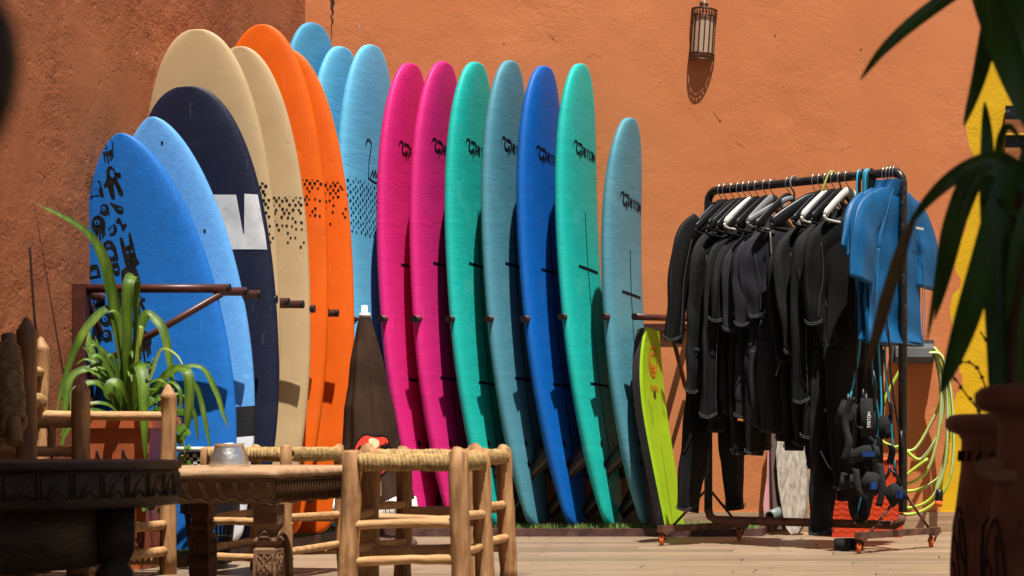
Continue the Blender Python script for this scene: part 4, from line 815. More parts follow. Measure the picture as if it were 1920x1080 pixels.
for i, (s_, m_, pts, wh) in enumerate(lea):
    c = Wp(s_, 0, 0, 0); root = thing('surf_leash', '%s surf leash hanging from the rail, %s' % ({'cyan': 'bright cyan', 'teal': 'dark teal', 'cordblk': 'black'}[m_], wh), 'leash', (c.x, c.y, 1.0), 'surf leashes on the clothes rail')
    d0 = 7.62; p3 = [Wp(s_, .022, 0, ZB - .06), Wp(s_, .024, 0, ZB), Wp(s_, 0, 0, ZB + .023), Wp(s_, -.024, 0, ZB), Wp(s_, -.03, 0, 1.5), Wp(s_, -.06, .0, 1.3)] + [P(x, y, d0 + .02 * math.sin(i * 2 + k)) for k, (x, y) in enumerate(pts)]
    mb = MB(); mb.tube(spline(p3, 5), .0047, 8); mb.build('cord', M[m_], root)
    e = p3[-1]; mb = MB(); mb.tube([e + Vector((0, 0, .05)), e + Vector((0, 0, .01)), e, e - Vector((0, 0, .02))], [.0055, .008, .010, .008], 8); mb.build('swivel', M['cordblk'], root)
# ankle cuffs: open padded loops with straps
def cuff(label, px, py, d, w, h_, rz, blue=False, word_=False):
    c = P(px, py, d); root = thing('leash_cuff', label, 'ankle cuff', c, 'leash cuffs under the rail')
    q_ = Matrix.Rotation(rz, 3, 'Y') ; mb = MB(); n = 22; vs = []
    for j in range(n + 1):
        th = R(30 + 300 * j / n); r = w * .42
        for dz, dr in ((-h_ / 2, 0), (h_ / 2, 0), (h_ / 2, .009), (-h_ / 2, .009)):
            vs.append(c + q_ @ Vector(((r + dr) * math.cos(th), (r + dr) * .7 * math.sin(th), dz + .006 * math.sin(3 * th))))
    mb.add(vs, [(i * 4 + j, i * 4 + (j + 1) % 4, (i + 1) * 4 + (j + 1) % 4, (i + 1) * 4 + j) for i in range(n) for j in range(4)] + [(0, 1, 2, 3), (n * 4 + 3, n * 4 + 2, n * 4 + 1, n * 4)]); mb.build('strap', M['web'], root)
    mb = MB(); mb.box(c + q_ @ Vector((.1 * w, -.35 * w - .006, -h_ * .1)), (w * .36, .010, h_ * .4), rz * 1.5); mb.build('tab', M['webblue'] if blue else M['web'], root)
    mb = MB(); mb.tube([c + q_ @ Vector((w * .4, -.02, h_ * .3)), c + q_ @ Vector((w * .45, -.03, h_ * .9)), c + q_ @ Vector((w * .3, -.03, h_ * 1.3))], [.007, .008, .005], 8); mb.build('horn', M['cordblk'], root)
    return root
cuff('black ankle cuff high on the bundle beside the logo cuff', 1590, 775, 7.60, .085, .09, .35)
r_ = cuff('black ankle cuff with white lettering up its side', 1629, 783, 7.52, .062, .15, 0.0)
mb = MB(); k = 0.0
c = P(1629, 783, 7.482)
for ln in word('TRITON', 0, 0, .0095, .012, .0032):
    for (a0, b0), (a1, b1) in zip(ln[:-1], ln[1:]):
        l = math.hypot(a1 - a0, b1 - b0); nx, nz_ = -(b1 - b0) / l * .0014, (a1 - a0) / l * .0014
        mb.add([c + Vector((.007 - b, 0, -.042 + a)) for a, b in ((a0 + nx, b0 + nz_), (a0 - nx, b0 - nz_), (a1 - nx, b1 - nz_), (a1 + nx, b1 + nz_))], [(0, 1, 2, 3)])
mb.build('lettering', M['h_white'], r_)
cuff('black ankle cuff with a blue tab hanging wide open', 1622, 850, 7.55, .15, .055, -.2, True)
cuff('black ankle cuff with a blue edge lying near the red bin', 1636, 905, 7.52, .09, .075, .5, True)
cuff('black ankle cuff around the foot of the black upright', 1680, 925, 7.60, .085, .08, -.5, True)
cuff('plain black ankle cuff drooping below the others', 1600, 905, 7.6, .12, .06, .15)
cuff('small black ankle cuff behind the black upright', 1662, 800, 7.62, .06, .09, -.1)
mb = MB(); cc = P(1640, 830, 7.66); n = 10
root = thing('neoprene_boot', 'black neoprene boot shape hanging among the leash cuffs', 'boot', cc)
mb.tube(spline([P(1622, 845, 7.66), P(1618, 900, 7.66), P(1612, 950, 7.66), P(1615, 980, 7.64)], 4), [.055, .06, .062, .06, .058, .055, .055, .052, .05, .045, .04, .03, .015], 14); mb.build('body', M['neo1'], root)
cf = thing('webbing_strap', 'black webbing coil lying on the floor under the rail foot', 'strap', P(1570, 1015, 7.6))
mb = MB(); n = 26; cx = P(1600, 1000, 7.62); vs = []
for j in range(n + 1):
    th = R(200 * j / n + 60); 
    for dz in (.0, .05): vs.append(Vector((cx.x + .075 * math.cos(th), cx.y + .05 * math.sin(th), .002 + dz)))
mb.add(vs, [(2 * i, 2 * i + 1, 2 * i + 3, 2 * i + 2) for i in range(n)]); o = mb.build('band', M['web'], cf); m = o.modifiers.new('t', 'SOLIDIFY'); m.thickness = .006

rn = random.Random(9)
for i, (pts, wh) in enumerate((([(1598, 745), (1585, 790), (1592, 830), (1583, 862)], 'beside the highest ankle cuff'), ([(1612, 800), (1640, 830), (1672, 838), (1668, 870)], 'draped over the wide open cuff'), ([(1650, 870), (1655, 910), (1648, 950)], 'hanging in front of the red bin'), ([(1605, 880), (1612, 925), (1632, 935)], 'looped low over the boot shape'))):
    root = thing('webbing_strap', 'black webbing strap %s' % wh, 'strap', P(*pts[0], 7.5)); sp = spline([P(x, y, 7.5 + .015 * math.sin(k * 2 + i)) for k, (x, y) in enumerate(pts)], 5); mb = MB(); vs = []
    for q in sp: vs += [q + Vector((-.014, 0, .004)), q + Vector((.014, -.006, 0))]
    mb.add(vs, [(2 * k, 2 * k + 1, 2 * k + 3, 2 * k + 2) for k in range(len(sp) - 1)]); o = mb.build('band', M['web'], root); m = o.modifiers.new('t', 'SOLIDIFY'); m.thickness = .004
root = thing('hose_loop', 'thin lime green tube looped over the rail above the black hangers', 'tube', Wp(.645, 0, 0, 1.6))
mb = MB(); mb.tube(spline([Wp(.625, -.05, -.02, 1.47), Wp(.635, -.04, 0, 1.56), Wp(.65, -.02, 0, 1.625), Wp(.66, .0, 0, 1.634), Wp(.675, .02, 0, 1.60), Wp(.69, .03, 0, 1.52), Wp(.70, .04, 0, 1.44)], 5), .005, 8); mb.build('tube', M['h_green'], root)
# ------------------------------------------------------------------ things along the back wall behind the rail
M['red'] = pmat('red_orange_plastic', (.62, .055, .012), (.5, .04, .01), rough=.45, scale=6)
root = thing('plastic_bin', 'red-orange plastic bin with a wavy ribbed front behind the wetsuits', 'bin', P(1630, 990, 8.75))
x0, x1, d = P(1560, 0, 8.75).x, P(1692, 0, 8.75).x, 8.75; zt = P(0, 862, 8.75).z
mb = MB(); vs = [Vector((x0 - .0, d, .0)), Vector((x1 + .0, d, .0)), Vector((x1, d + .28, .0)), Vector((x0, d + .28, .0)), Vector((x0 - .02, d - .02, zt)), Vector((x1 + .02, d - .02, zt)), Vector((x1 + .02, d + .3, zt)), Vector((x0 - .02, d + .3, zt))]
mb.add(vs, [(0, 1, 5, 4), (1, 2, 6, 5), (2, 3, 7, 6), (3, 0, 4, 7), (3, 2, 1, 0)], smooth=False); ob = mb.build('body', M['red'], root); m = ob.modifiers.new('t', 'SOLIDIFY'); m.thickness = .006
mb = MB(); mb.tube([vs[4], vs[5], vs[6], vs[7], vs[4]], .009, 6); mb.build('rim', M['red'], root)
M['ribl'] = pmat('pale_orange_rib', (.66, .10, .03), rough=.5)
for r in range(9):
    for c_ in range(7):
        xx = lerp(x0, x1, (c_ + .5) / 7); zz = .03 + r * .028; mb = MB(); yy = d - .003 - .02 * zz / zt
        mb.tube([(xx - .022, yy, zz + .012), (xx - .012, yy, zz + .003), (xx, yy, zz), (xx + .012, yy, zz + .003), (xx + .022, yy, zz + .012)], .0006, 4)
        mb.build('rib', M['ribl'], root)
M['greywood'] = pmat('weathered_grey_wood', (.33, .29, .23), (.17, .14, .11), rough=.85, scale=4, stretch=(14, 14, 1.2), bump=.4, bscale=6, bdist=.006)
def slab(name, label, cat, pts, d0, d1, th, mat, edge=None):
    # outline in photo pixels from bottom to top; depth leans from d0 at the bottom to d1 at the top
    ys = [p[1] for p in pts]; yb, yt = max(ys), min(ys); c = P(sum(p[0] for p in pts) / len(pts), yb, d0); root = thing(name, label, cat, c)
    f = [P(x, y, lerp(d0, d1, (yb - y) / (yb - yt))) for x, y in pts]; n = len(f); mb = MB()
    mb.add(f + [v + Vector((.012, th, 0)) for v in f], [tuple(range(n)), tuple(range(2 * n - 1, n - 1, -1))] + [(i, n + i, n + (i + 1) % n, (i + 1) % n) for i in range(n)], smooth=False); mb.build('plank', mat, root); return root
slab('weathered_board', 'old weathered grey wooden board with a rounded end against the wall', 'board', [(1483, 1002), (1496, 999), (1504, 985), (1510, 955), (1514, 900), (1512, 840), (1505, 780), (1496, 735), (1486, 715), (1472, 735), (1462, 790), (1455, 850), (1459, 910), (1467, 960), (1474, 990)], 8.95, 9.26, .03, M['greywood'])
slab('pink_board', 'faded pink board leaning between the wall and the weathered grey board', 'board', [(1434, 985), (1447, 985), (1452, 930), (1449, 880), (1446, 800), (1440, 800), (1438, 890), (1431, 945)], 9.10, 9.28, .02, pmat('faded_pink', (.42, .18, .19), (.3, .13, .14), rough=.8))
slab('dark_board', 'dark brown board edge standing beside the weathered grey board', 'board', [(1452, 992), (1470, 992), (1462, 900), (1458, 800), (1450, 760), (1444, 800), (1447, 900)], 9.0, 9.30, .03, pmat('dark_brown_board', (.05, .022, .014), rough=.7))
root = thing('pipe_end', 'short grey plastic pipe lying on the rack base behind the rail', 'pipe', P(1445, 975, 9.0))
mb = MB(); c = P(1443, 968, 8.95); mb.lathe([(.022, 0), (.028, 0), (.028, .14), (.022, .14), (.022, 0)], c, 20, tilt=Matrix.Rotation(R(-80), 3, 'X') @ Matrix.Rotation(R(25), 3, 'Y'), cap=False); mb.build('tube', pmat('grey_pvc', (.16, .19, .18), rough=.45), root)
# wall bracket with the garden hose
M['hose'] = pmat('yellow_green_hose', (.40, .52, .05), (.34, .46, .04), rough=.45, spec=.5); M['hosew'] = pmat('pale_hose_stripe', (.60, .62, .50), rough=.5)
M['bracket'] = pmat('grey_plastic_holder', (.085, .085, .083), (.05, .05, .05), rough=.55)
root = thing('hose_holder', 'grey plastic hose holder fixed to the wall beside the swim shirts', 'holder', P(1720, 680, 9.30))
bx0, bx1 = P(1672, 0, 9.25).x, P(1752, 0, 9.25).x
mb = MB(); mb.box(((bx0 + bx1) / 2, 9.31, P(0, 658, 9.3).z), (bx1 - bx0, .07, .11)); mb.build('back_plate', M['bracket'], root)
mb = MB(); prof = [(0, .0), (.12, .0), (.14, .03), (.13, .075), (.09, .10), (0, .10)]
vs = [Vector((x, 9.33 - a, P(0, 682, 9.3).z + b)) for x in (bx0 + .02, bx1 - .005) for a, b in prof]; n = len(prof)
mb.add(vs, [tuple(range(n)), tuple(range(2 * n - 1, n - 1, -1))] + [(i, (i + 1) % n, n + (i + 1) % n, n + i) for i in range(n)], smooth=False); mb.build('saddle', M['bracket'], root)
root = thing('garden_hose', 'yellow-green garden hose hung in loose loops on the wall', 'hose', P(1755, 960, 9.2))
loops = [[(1742, 662), (1766, 668), (1782, 730), (1788, 820), (1783, 890), (1760, 935), (1725, 960), (1690, 963), (1672, 940), (1690, 900), (1740, 860)],
         [(1752, 652), (1772, 690), (1776, 780), (1772, 870), (1750, 930), (1710, 952), (1680, 945)],
         [(1752, 652), (1762, 690), (1764, 760), (1756, 830), (1740, 880), (1715, 902), (1690, 906), (1660, 890), (1645, 840), (1655, 760), (1690, 690)],
         [(1754, 656), (1768, 700), (1768, 770), (1755, 822), (1725, 862), (1690, 838), (1675, 842)],
         [(1758, 658), (1775, 720), (1778, 800), (1768, 870), (1755, 920), (1762, 930), (1768, 880), (1781, 800), (1777, 720), (1762, 664)],
         [(1752, 652), (1770, 700), (1778, 790), (1770, 880), (1730, 915), (1690, 920), (1650, 905)],
         [(1750, 650), (1765, 740), (1742, 800), (1715, 842), (1690, 842), (1655, 828), (1640, 800), (1610, 862), (1560, 870)]]
for i, lp in enumerate(loops):
    mb = MB(); mb.tube(spline([P(x, y, 9.20 + .012 * (i - 3)) for x, y in lp], 5), .0085, 10); ob = mb.build('loop', M['hose'], root)
    mb = MB(); mb.tube(spline([P(x, y, 9.192 + .012 * (i - 3)) for x, y in lp[:5]], 5), .003, 5, cap=False)
    mb.build('stripe', M['hosew'], ob)
mb = MB(); mb.tube([P(1762, 918, 9.12), P(1761, 926, 9.12), P(1760, 938, 9.12)], [.018, .02, .021], 14); mb.build('connector', M['cordblk'], root)
mb = MB(); mb.tube([P(1760, 938, 9.12), P(1759, 950, 9.12)], [.020, .019], 14); mb.build('connector_collar', M['castor'], root)
# slatted panel at the right, against the yellow paint
M['slat'] = pmat('orange_brown_wood', (.30, .10, .025), (.20, .06, .014), rough=.6, scale=4, stretch=(2, 8, 14)); M['gold'] = pmat('yellow_trim', (.62, .36, .02), rough=.6); M['tarp'] = pmat('crinkled_black_film', (.014, .015, .017), rough=.25, bump=1.0, bscale=22, bdist=.02)
root = thing('slatted_panel', 'panel of orange-brown slats over crinkled black film on the yellow wall', 'panel', P(1960, 720, 9.30))
sx0, sx1 = P(1886, 0, 9.28).x, P(2140, 0, 9.28).x
zt, zb_ = P(0, 196, 9.28).z, P(0, 800, 9.28).z
mb = MB(); mb.box(((sx0 + sx1) / 2, 9.325, (zt + zb_) / 2), (sx1 - sx0, .03, zt - zb_)); mb.build('film', M['tarp'], root)
zz = P(0, 236, 9.28).z
while zz > zb_ + .05:
    mb = MB(); mb.box(((sx0 + sx1) / 2, 9.297, zz), (sx1 - sx0 + .004, .026, .066)); sl_ = mb.build('slat', M['slat'], root)
    mb = MB(); mb.box(((sx0 + sx1) / 2, 9.295, zz - .040), (sx1 - sx0 + .006, .03, .010)); mb.build('trim', M['gold'], sl_)
    zz -= .1435
# ------------------------------------------------------------------ rustic furniture
M['wood'] = pmat('pale_peeled_wood', (.46, .245, .100), (.215, .098, .038), rough=.65, scale=8, stretch=(7, 7, 1.0), bump=.35, bscale=14, bdist=.006, dirt=(.12, .055, .025), dirtamt=.85, dscale=11)
M['woodr'] = pmat('pale_rung_wood', (.54, .31, .14), (.36, .185, .072), rough=.65, scale=6, stretch=(1.5, 7, 7), bump=.4, bscale=14, bdist=.006, dirt=(.16, .075, .03), dirtamt=.5, dscale=9)
M['rope'] = pmat('straw_rope', (.46, .30, .115), (.24, .14, .05), rough=.8, scale=55, bump=.5, bscale=120, bdist=.004)
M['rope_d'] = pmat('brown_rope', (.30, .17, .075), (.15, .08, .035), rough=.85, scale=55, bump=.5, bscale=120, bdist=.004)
M['dwood'] = pmat('dark_carved_wood', (.080, .038, .020), (.040, .019, .010), rough=.55, scale=5, stretch=(2, 2, 8), bump=.5, bscale=18, bdist=.008)
M['mwood'] = pmat('weathered_brown_wood', (.24, .125, .060), (.12, .058, .027), rough=.7, scale=4, stretch=(1.2, 7, 7), bump=.6, bscale=9, bdist=.008, dirt=(.06, .03, .015), dirtamt=.8, dscale=14)
M['mwood2'] = pmat('weathered_table_top', (.46, .28, .15), (.30, .17, .085), rough=.7, scale=4, stretch=(1.2, 8, 8), bump=.5, bscale=10, bdist=.004, dirt=(.10, .05, .025), dirtamt=.6, dscale=8)
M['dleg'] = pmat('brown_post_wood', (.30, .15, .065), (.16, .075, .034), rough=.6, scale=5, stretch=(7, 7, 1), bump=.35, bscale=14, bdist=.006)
def stick(name, p0, p1, r0, r1, mat, parent, rn, wob=.006, n=9, sides=12, tip=False, flat=1.0):
    p0, p1 = Vector(p0), Vector(p1); pts = []; rad = []
    ax_ = (p1 - p0).normalized(); s1_ = ax_.orthogonal().normalized(); s2_ = ax_.cross(s1_); ph = rn.uniform(0, 6.3)
    for i in range(n + 1):
        t = i / n; w = math.sin(t * 3.1 + ph) * wob + rn.uniform(-1, 1) * wob * .25
        pts.append(p0.lerp(p1, t) + s1_ * (w - math.sin(ph) * wob * (1 - t)) + s2_ * w * .5); rad.append(lerp(r0, r1, t) * rn.uniform(.93, 1.07))
    if tip: pts += [p1 + ax_ * .012, p1 + ax_ * .016, p1 + ax_ * .045, p1 + ax_ * .05]; rad += [r1 * 1.02, r1 * .86, r1 * .32, r1 * .1]
    else: pts += [p1 + ax_ * .004]; rad += [r1 * .8]; pts = [p0 - ax_ * .004] + pts; rad = [r0 * .8] + rad
    mb = MB(); mb.tube(pts, rad, sides, nz=.035, rnd=rn, flat=flat); return mb.build(name, mat, parent)
def ropeedge(mb, p0, p1, r, turns, tr, rn, sag=0.0):
    p0, p1 = Vector(p0), Vector(p1); ax_ = (p1 - p0); L_ = ax_.length; ax_.normalize(); up = Vector((0, 0, 1)); sd = ax_.cross(up).normalized()
    k = turns * 10; pts = []
    for i in range(k + 1):
        t = i / k; th = 2 * math.pi * turns * t; rr = r * (1 + .10 * math.sin(t * 17 + p0.x * 40) * .6 + rn.uniform(-.05, .05))
        pts.append(p0 + ax_ * (L_ * t + L_ / turns * .75 * math.sin(th)) + up * (math.cos(th) * rr * 1.05 - sag * math.sin(math.pi * t)) + sd * math.sin(th) * rr * .95)
    mb.tube(pts, tr, 5)
def stool(label, cs, h_, seed, rung_z=(.10, .235), post_r=.0265, turns=22):
    rn = random.Random(seed); c = sum((Vector((x, y, 0)) for x, y in cs), Vector()) / 4
    root = thing('rope_stool', label, 'stool', c, 'rope seated wooden stools')
    tops = []
    for x, y in cs:
        o_ = (Vector((x, y, 0)) - c).normalized() * .012; hh = h_ * rn.uniform(.985, 1.015)
        stick('leg', (x + o_.x, y + o_.y, 0), (x - o_.x * .5, y - o_.y * .5, hh), post_r * 1.08, post_r * .95, M['wood'], root, rn, .005); tops.append(Vector((x - o_.x * .5, y - o_.y * .5, h_ - .022)))
    seat = MB()
    for i in range(4):
        a, b = tops[i], tops[(i + 1) % 4]; d = (b - a).normalized(); ropeedge(seat, a + d * post_r * .8, b - d * post_r * .8, .0165, turns, .0085, rn)
    # woven field: strands bridging the frame both ways, slightly crowned
    n = 26
    for q_ in (0, 1):
        a, b, c2, d2 = (tops[0], tops[1], tops[2], tops[3]) if q_ == 0 else (tops[1], tops[2], tops[3], tops[0])
        for i in range(1, n):
            t = i / n; p = a.lerp(b, t); r = d2.lerp(c2, t); seat.tube([p + Vector((0, 0, .012)), p.lerp(r, .3) + Vector((0, 0, .004 + .004 * q_)), p.lerp(r, .7) + Vector((0, 0, .004 + .004 * q_)), r + Vector((0, 0, .012))], .006, 5)
    seat.build('rope_seat', M['rope'], root)
    for i in range(4):
        for k, z in enumerate(rung_z):
            a, b = Vector((*cs[i], 0)), Vector((*cs[(i + 1) % 4], 0)); zz = z + (.022 if i % 2 else 0) + rn.uniform(-.006, .006)
            d = (b - a).normalized() * .022
            stick('rung', a - d * .6 + Vector((0, 0, zz)), b + d * .6 + Vector((0, 0, zz + rn.uniform(-.008, .008))), .0125, .0140, M['woodr'], root, rn, .005, sides=9)
    return root
def at(px, d): return ((px - VX) * d / F, d)
stool('near rope seated stool of pale peeled wood, closest to the viewer', [at(655, 4.95), at(863, 4.95), at(905, 5.26), at(697, 5.27)], .420, 2, rung_z=(.13, .225))
stool('rope seated stool half hidden behind the nearest stool', [at(684, 5.42), at(889, 5.44), at(949, 5.80), at(757, 5.80)], .430, 5, rung_z=(.12, .235))
stool('rope seated stool turned cornerwise behind the carved table', [at(383, 6.13), at(537, 6.0), at(637, 6.40), at(482, 6.48)], .436, 8, rung_z=(.075, .185), post_r=.020)

# carved low table with a metal cup
def plank_top(mb, c, dx, dy, z0, z1, rz, bev=.012, seg=4):
    q_ = Matrix.Rotation(rz, 3, 'Z'); out = []
    nx = 24
    ring_ = []
    for i in range(nx): ring_.append((lerp(-dx / 2, dx / 2, i / nx), -dy / 2))
    for i in range(nx): ring_.append((dx / 2, lerp(-dy / 2, dy / 2, i / nx)))
    for i in range(nx): ring_.append((lerp(dx / 2, -dx / 2, i / nx), dy / 2))
    for i in range(nx): ring_.append((-dx / 2, lerp(dy / 2, -dy / 2, i / nx)))
    n = len(ring_); vs = []; rn = random.Random(4)
    for ins, z in ((0.004, z0), (0, z0 + .006), (0, z1 - bev), (bev * .3, z1 - bev * .3), (bev, z1)):
        for x, y in ring_:
            sx, sy = (dx / 2 - ins) / (dx / 2), (dy / 2 - ins) / (dy / 2); vs.append(Vector(c) + q_ @ Vector((x * sx, y * sy, z + rn.uniform(-.0015, .0015))))
    mb.add(vs, [(i * n + j, i * n + (j + 1) % n, (i + 1) * n + (j + 1) % n, (i + 1) * n + j) for i in range(4) for j in range(n)] + [tuple(4 * n + j for j in range(n)), tuple(range(n))[::-1]])
M['groove'] = pmat('groove_shade_brown', (.05, .024, .011), (.03, .014, .007), rough=.9, spec=.1)  # dark colour on raised ribs stands for the shade inside carved lines
def table(label, c, dx, dy, h_, ap, rz, mt, ma, ml, legs, arcs=True, bulge=0.0, legw=.040):
    root = thing('carved_table', label, 'table', (c[0], c[1], 0)); q_ = Matrix.Rotation(rz, 3, 'Z'); cc = Vector((c[0], c[1], 0))
    mb = MB(); plank_top(mb, cc, dx, dy, h_ - .026, h_, rz); mb.build('table_top', mt, root)
    mb = MB()
    n = 20
    for (ax0, ay0, ax1, ay1) in ((-1, -1, 1, -1), (1, -1, 1, 1), (1, 1, -1, 1), (-1, 1, -1, -1)):
        vs = []
        for i in range(n + 1):
            t = i / n; x, y = lerp(ax0, ax1, t) * (dx / 2 - .004), lerp(ay0, ay1, t) * (dy / 2 - .004); o_ = Vector((ay0 if ay0 == ay1 else 0, 0, 0))
            nrm = Vector((ax0 if ax0 == ax1 else 0, ay0 if ay0 == ay1 else 0, 0)); sc_ = .006 * abs(math.sin(t * math.pi * 7))
            for zz, o2_ in ((h_ - .028, 0), (h_ - .030, -.003), (h_ - ap + sc_, -.003), (h_ - ap + sc_ + .002, -.02)): vs.append(cc + q_ @ (Vector((x, y, zz)) + nrm * o2_))
        mb.add(vs, [(i * 4 + j, (i + 1) * 4 + j, (i + 1) * 4 + j + 1, i * 4 + j + 1) for i in range(n) for j in range(3)])
    ap_ = mb.build('apron', ma, root)
    mb = MB()
    if arcs:      # carved curved ribs on front, fluting on the ends
        k = int(dx / .045)
        for i in range(k):
            x = lerp(-dx / 2 + .02, dx / 2 - .03, i / (k - 1)); y = -dy / 2 + .0065; z0 = h_ - .036; z1 = h_ - ap + .012
            for dxx in (0, .007): mb.tube([cc + q_ @ Vector((x + dxx, y, z0)), cc + q_ @ Vector((x + .006 + dxx, y, lerp(z0, z1, .5))), cc + q_ @ Vector((x + .018 + dxx, y, lerp(z0, z1, .85))), cc + q_ @ Vector((x + .028 + dxx, y, z1))], .0013, 5)
            mb.tube([cc + q_ @ Vector((x + .0, y, z1 + .004)), cc + q_ @ Vector((x + .022, y, z1 - .007)), cc + q_ @ Vector((x + .045, y, z1 + .004))], .0024, 5)
        k = int(dy / .022)
        for i in range(k):
            y = lerp(-dy / 2 + .02, dy / 2 - .02, i / (k - 1))
            for sx in (-1, 1): mb.tube([cc + q_ @ Vector((sx * (dx / 2 - .0085), y, h_ - .034)), cc + q_ @ Vector((sx * (dx / 2 - .0085), y + .002, h_ - ap + .01))], .0055, 6)
    else:
        rn = random.Random(12); k = int(dx / .07)
        for i in range(k):
            x = lerp(-dx / 2 + .03, dx / 2 - .03, i / (k - 1)); y = -dy / 2 + .006
            for pts in ([(0, -.036), (0, -ap + .01)], [(.008, -.036), (.008, -ap + .01)], [(.016, -ap + .01), (.05, -.04)], [(.02, -ap + .012), (.035, -ap + .028), (.05, -ap + .012)]):
                mb.tube([cc + q_ @ Vector((x + a, y, h_ + b)) for a, b in pts], .0026, 5)
    tag(mb.build('carving', M['groove'], ap_), kind='stuff')
    lw = legw; prof = [(lw, h_ - ap), (lw, h_ - ap - .055), (lw * .72, h_ - ap - .075), (lw * .72, h_ - ap - .085), (lw * 1.0, h_ - ap - .10), (lw * .7, h_ - ap - .115), (lw * .98, h_ - ap - .125), (lw * 1.04, h_ - ap - .24), (lw * .9, 0.0)]
    prof = [(r, z) for r, z in prof if z >= 0]
    for lx, ly in legs:
        mb = MB(); base = cc + q_ @ Vector((lx, ly, 0)); vs = []
        for r, z in prof:
            for sx, sy in ((-1, -1), (1, -1), (1, 1), (-1, 1)): vs.append(base + q_ @ Vector((sx * r * .8, sy * r * .8, z)))
        k = len(prof); mb.add(vs, [(i * 4 + j, (i + 1) * 4 + j, (i + 1) * 4 + (j + 1) % 4, i * 4 + (j + 1) % 4) for i in range(k - 1) for j in range(4)], smooth=False)
        lg = mb.build('leg', ml, root)
        mb = MB(); zc = h_ - ap - .165; r = lw * .8
        for nx_, ny_ in ((0, -1), (1, 0)):
            t_ = Vector((1, 0, 0)) if nx_ == 0 else Vector((0, 1, 0)); o_ = Vector((nx_, ny_, 0)) * r * 1.02
            f = lambda a, z: base + q_ @ (o_ + t_ * a * r + Vector((0, 0, z)))
            for ln in ([(-.7, zc + .03), (.7, zc + .03), (.7, zc - .03), (-.7, zc - .03), (-.7, zc + .03)], [(-.7, zc + .03), (.7, zc - .03)], [(.7, zc + .03), (-.7, zc - .03)], [(0, zc + .028), (.25, zc + .012), (0, zc), (-.25, zc + .012), (0, zc + .028)], [(0, zc - .028), (.25, zc - .012), (0, zc), (-.25, zc - .012), (0, zc - .028)],
                       [(-.7, zc - .035), (.7, zc - .035), (0, zc - .07), (-.7, zc - .035)], [(-.6, zc + .075), (.6, zc + .075), (.0, zc + .092), (-.6, zc + .075)]):
                mb.tube([f(a, z) for a, z in ln], .0022, 4)
        tag(mb.build('carving', ml, lg), kind='stuff')
    return root
table('weathered carved wooden table with a metal cup on it', (-1.945, 5.45), .62, .90, .380, .100, R(-3), M['mwood2'], M['mwood'], M['mwood'], [(.265, -.39), (.265, .39), (-.265, .40), (-.265, -.39)])
root = thing('round_table', 'dark round carved wooden table standing in the shade nearest the viewer', 'table', (-2.04, 3.92, 0))
tc_ = Vector((-2.045, 3.92, 0)); TR = .50; TH = .412
mb = MB(); mb.lathe([(0, TH - .02), (TR - .004, TH - .02), (TR, TH - .016), (TR, TH - .004), (TR - .006, TH), (TR - .03, TH - .003), (0, TH - .003)], tc_, 72, cap=False); mb.build('table_top', M['dwood'], root)
mb = MB(); mb.lathe([(TR - .03, TH - .02), (TR - .006, TH - .021), (TR - .006, TH - .092), (TR - .012, TH - .098), (TR - .03, TH - .098)], tc_, 72, cap=False); ap_ = mb.build('apron', M['dwood'], root)
mb = MB()
for k in range(44):
    a0 = 2 * math.pi * k / 44; f = lambda a, z: tc_ + Vector(((TR - .0055) * math.cos(a0 + a), (TR - .0055) * math.sin(a0 + a), TH + z))
    for pts in ([(0, -.028), (0, -.076)], [(.018, -.028), (.018, -.076)], [(.035, -.074), (.07, -.05), (.12, -.03)], [(.05, -.076), (.09, -.06), (.13, -.076)]): mb.tube([f(a, b) for a, b in pts], .0028, 5)
tag(mb.build('carving', M['dwood'], ap_), kind='stuff')
for a in (20, 110, 200, 290):
    base = tc_ + Vector((math.cos(R(a)), math.sin(R(a)), 0)) * .36; mb = MB(); q_ = Matrix.Rotation(R(a), 3, 'Z')
    mb.lathe([(.048, 0), (.052, .05), (.045, .12), (.055, .16), (.040, .18), (.058, .21), (.06, TH - .084)], base, 4, tilt=q_ @ Matrix.Rotation(R(45), 3, 'Z')); mb.build('leg', M['dwood'], root)
mb = MB(); mb.lathe([(.26, .18), (.33, .18), (.33, TH - .084), (.26, TH - .084)], tc_, 32, cap=False); mb.build('stretcher_drum', M['dwood'], root)
M['tin'] = pmat('hammered_tin', (.72, .71, .70), (.55, .54, .53), rough=.34, metal=.9, scale=14, bump=.6, bscale=40, bdist=.004)
root = thing('metal_cup', 'dull hammered metal cup upside down on the weathered table', 'cup', P(430, 878, 5.4))
c = Vector((P(430, 0, 5.4).x, 5.4, .3805)); mb = MB(); mb.lathe([(0, 0), (.056, 0), (.0575, .004), (.052, .03), (.043, .055), (.040, .064), (.0435, .067), (.0435, .070), (.038, .070), (.036, .064), (0, .062)], c, 40, cap=False); mb.build('cup_body', M['tin'], root)

# armchair by the wall: front posts pointed, spindled arms
rn = random.Random(21)
root = thing('armchair', 'rustic armchair of peeled wood beside the potted plant', 'armchair', (-2.68, 6.0, 0))
NF, FF, FB, NB = Vector((*at(153, 5.70), 0)), Vector((*at(315, 6.25), 0)), Vector((*at(77, 6.27), 0)), Vector((-2.90, 5.72, 0))
for p, h_, mt in ((NF, .605, 'wood'), (FF, .605, 'wood'), (FB, .77, 'wood'), (NB, .77, 'wood')): stick('post', p, p + Vector((0, 0, h_)), .0275, .0262, M[mt], root, rn, .004, tip=True)
for a, b, zs in ((NF, NB, (.515, .425, .20, .09)), (FF, FB, (.545, .165, .05)), (NF, FF, (.17, .08)), (NB, FB, (.70, .60, .2))):
    d = (b - a).normalized() * .015
    for z in zs: stick('rail', a - d + Vector((0, 0, z)), b + d + Vector((0, 0, z + rn.uniform(-.008, .01))), .0165, .0175, M['woodr'], root, rn, .005, sides=10)
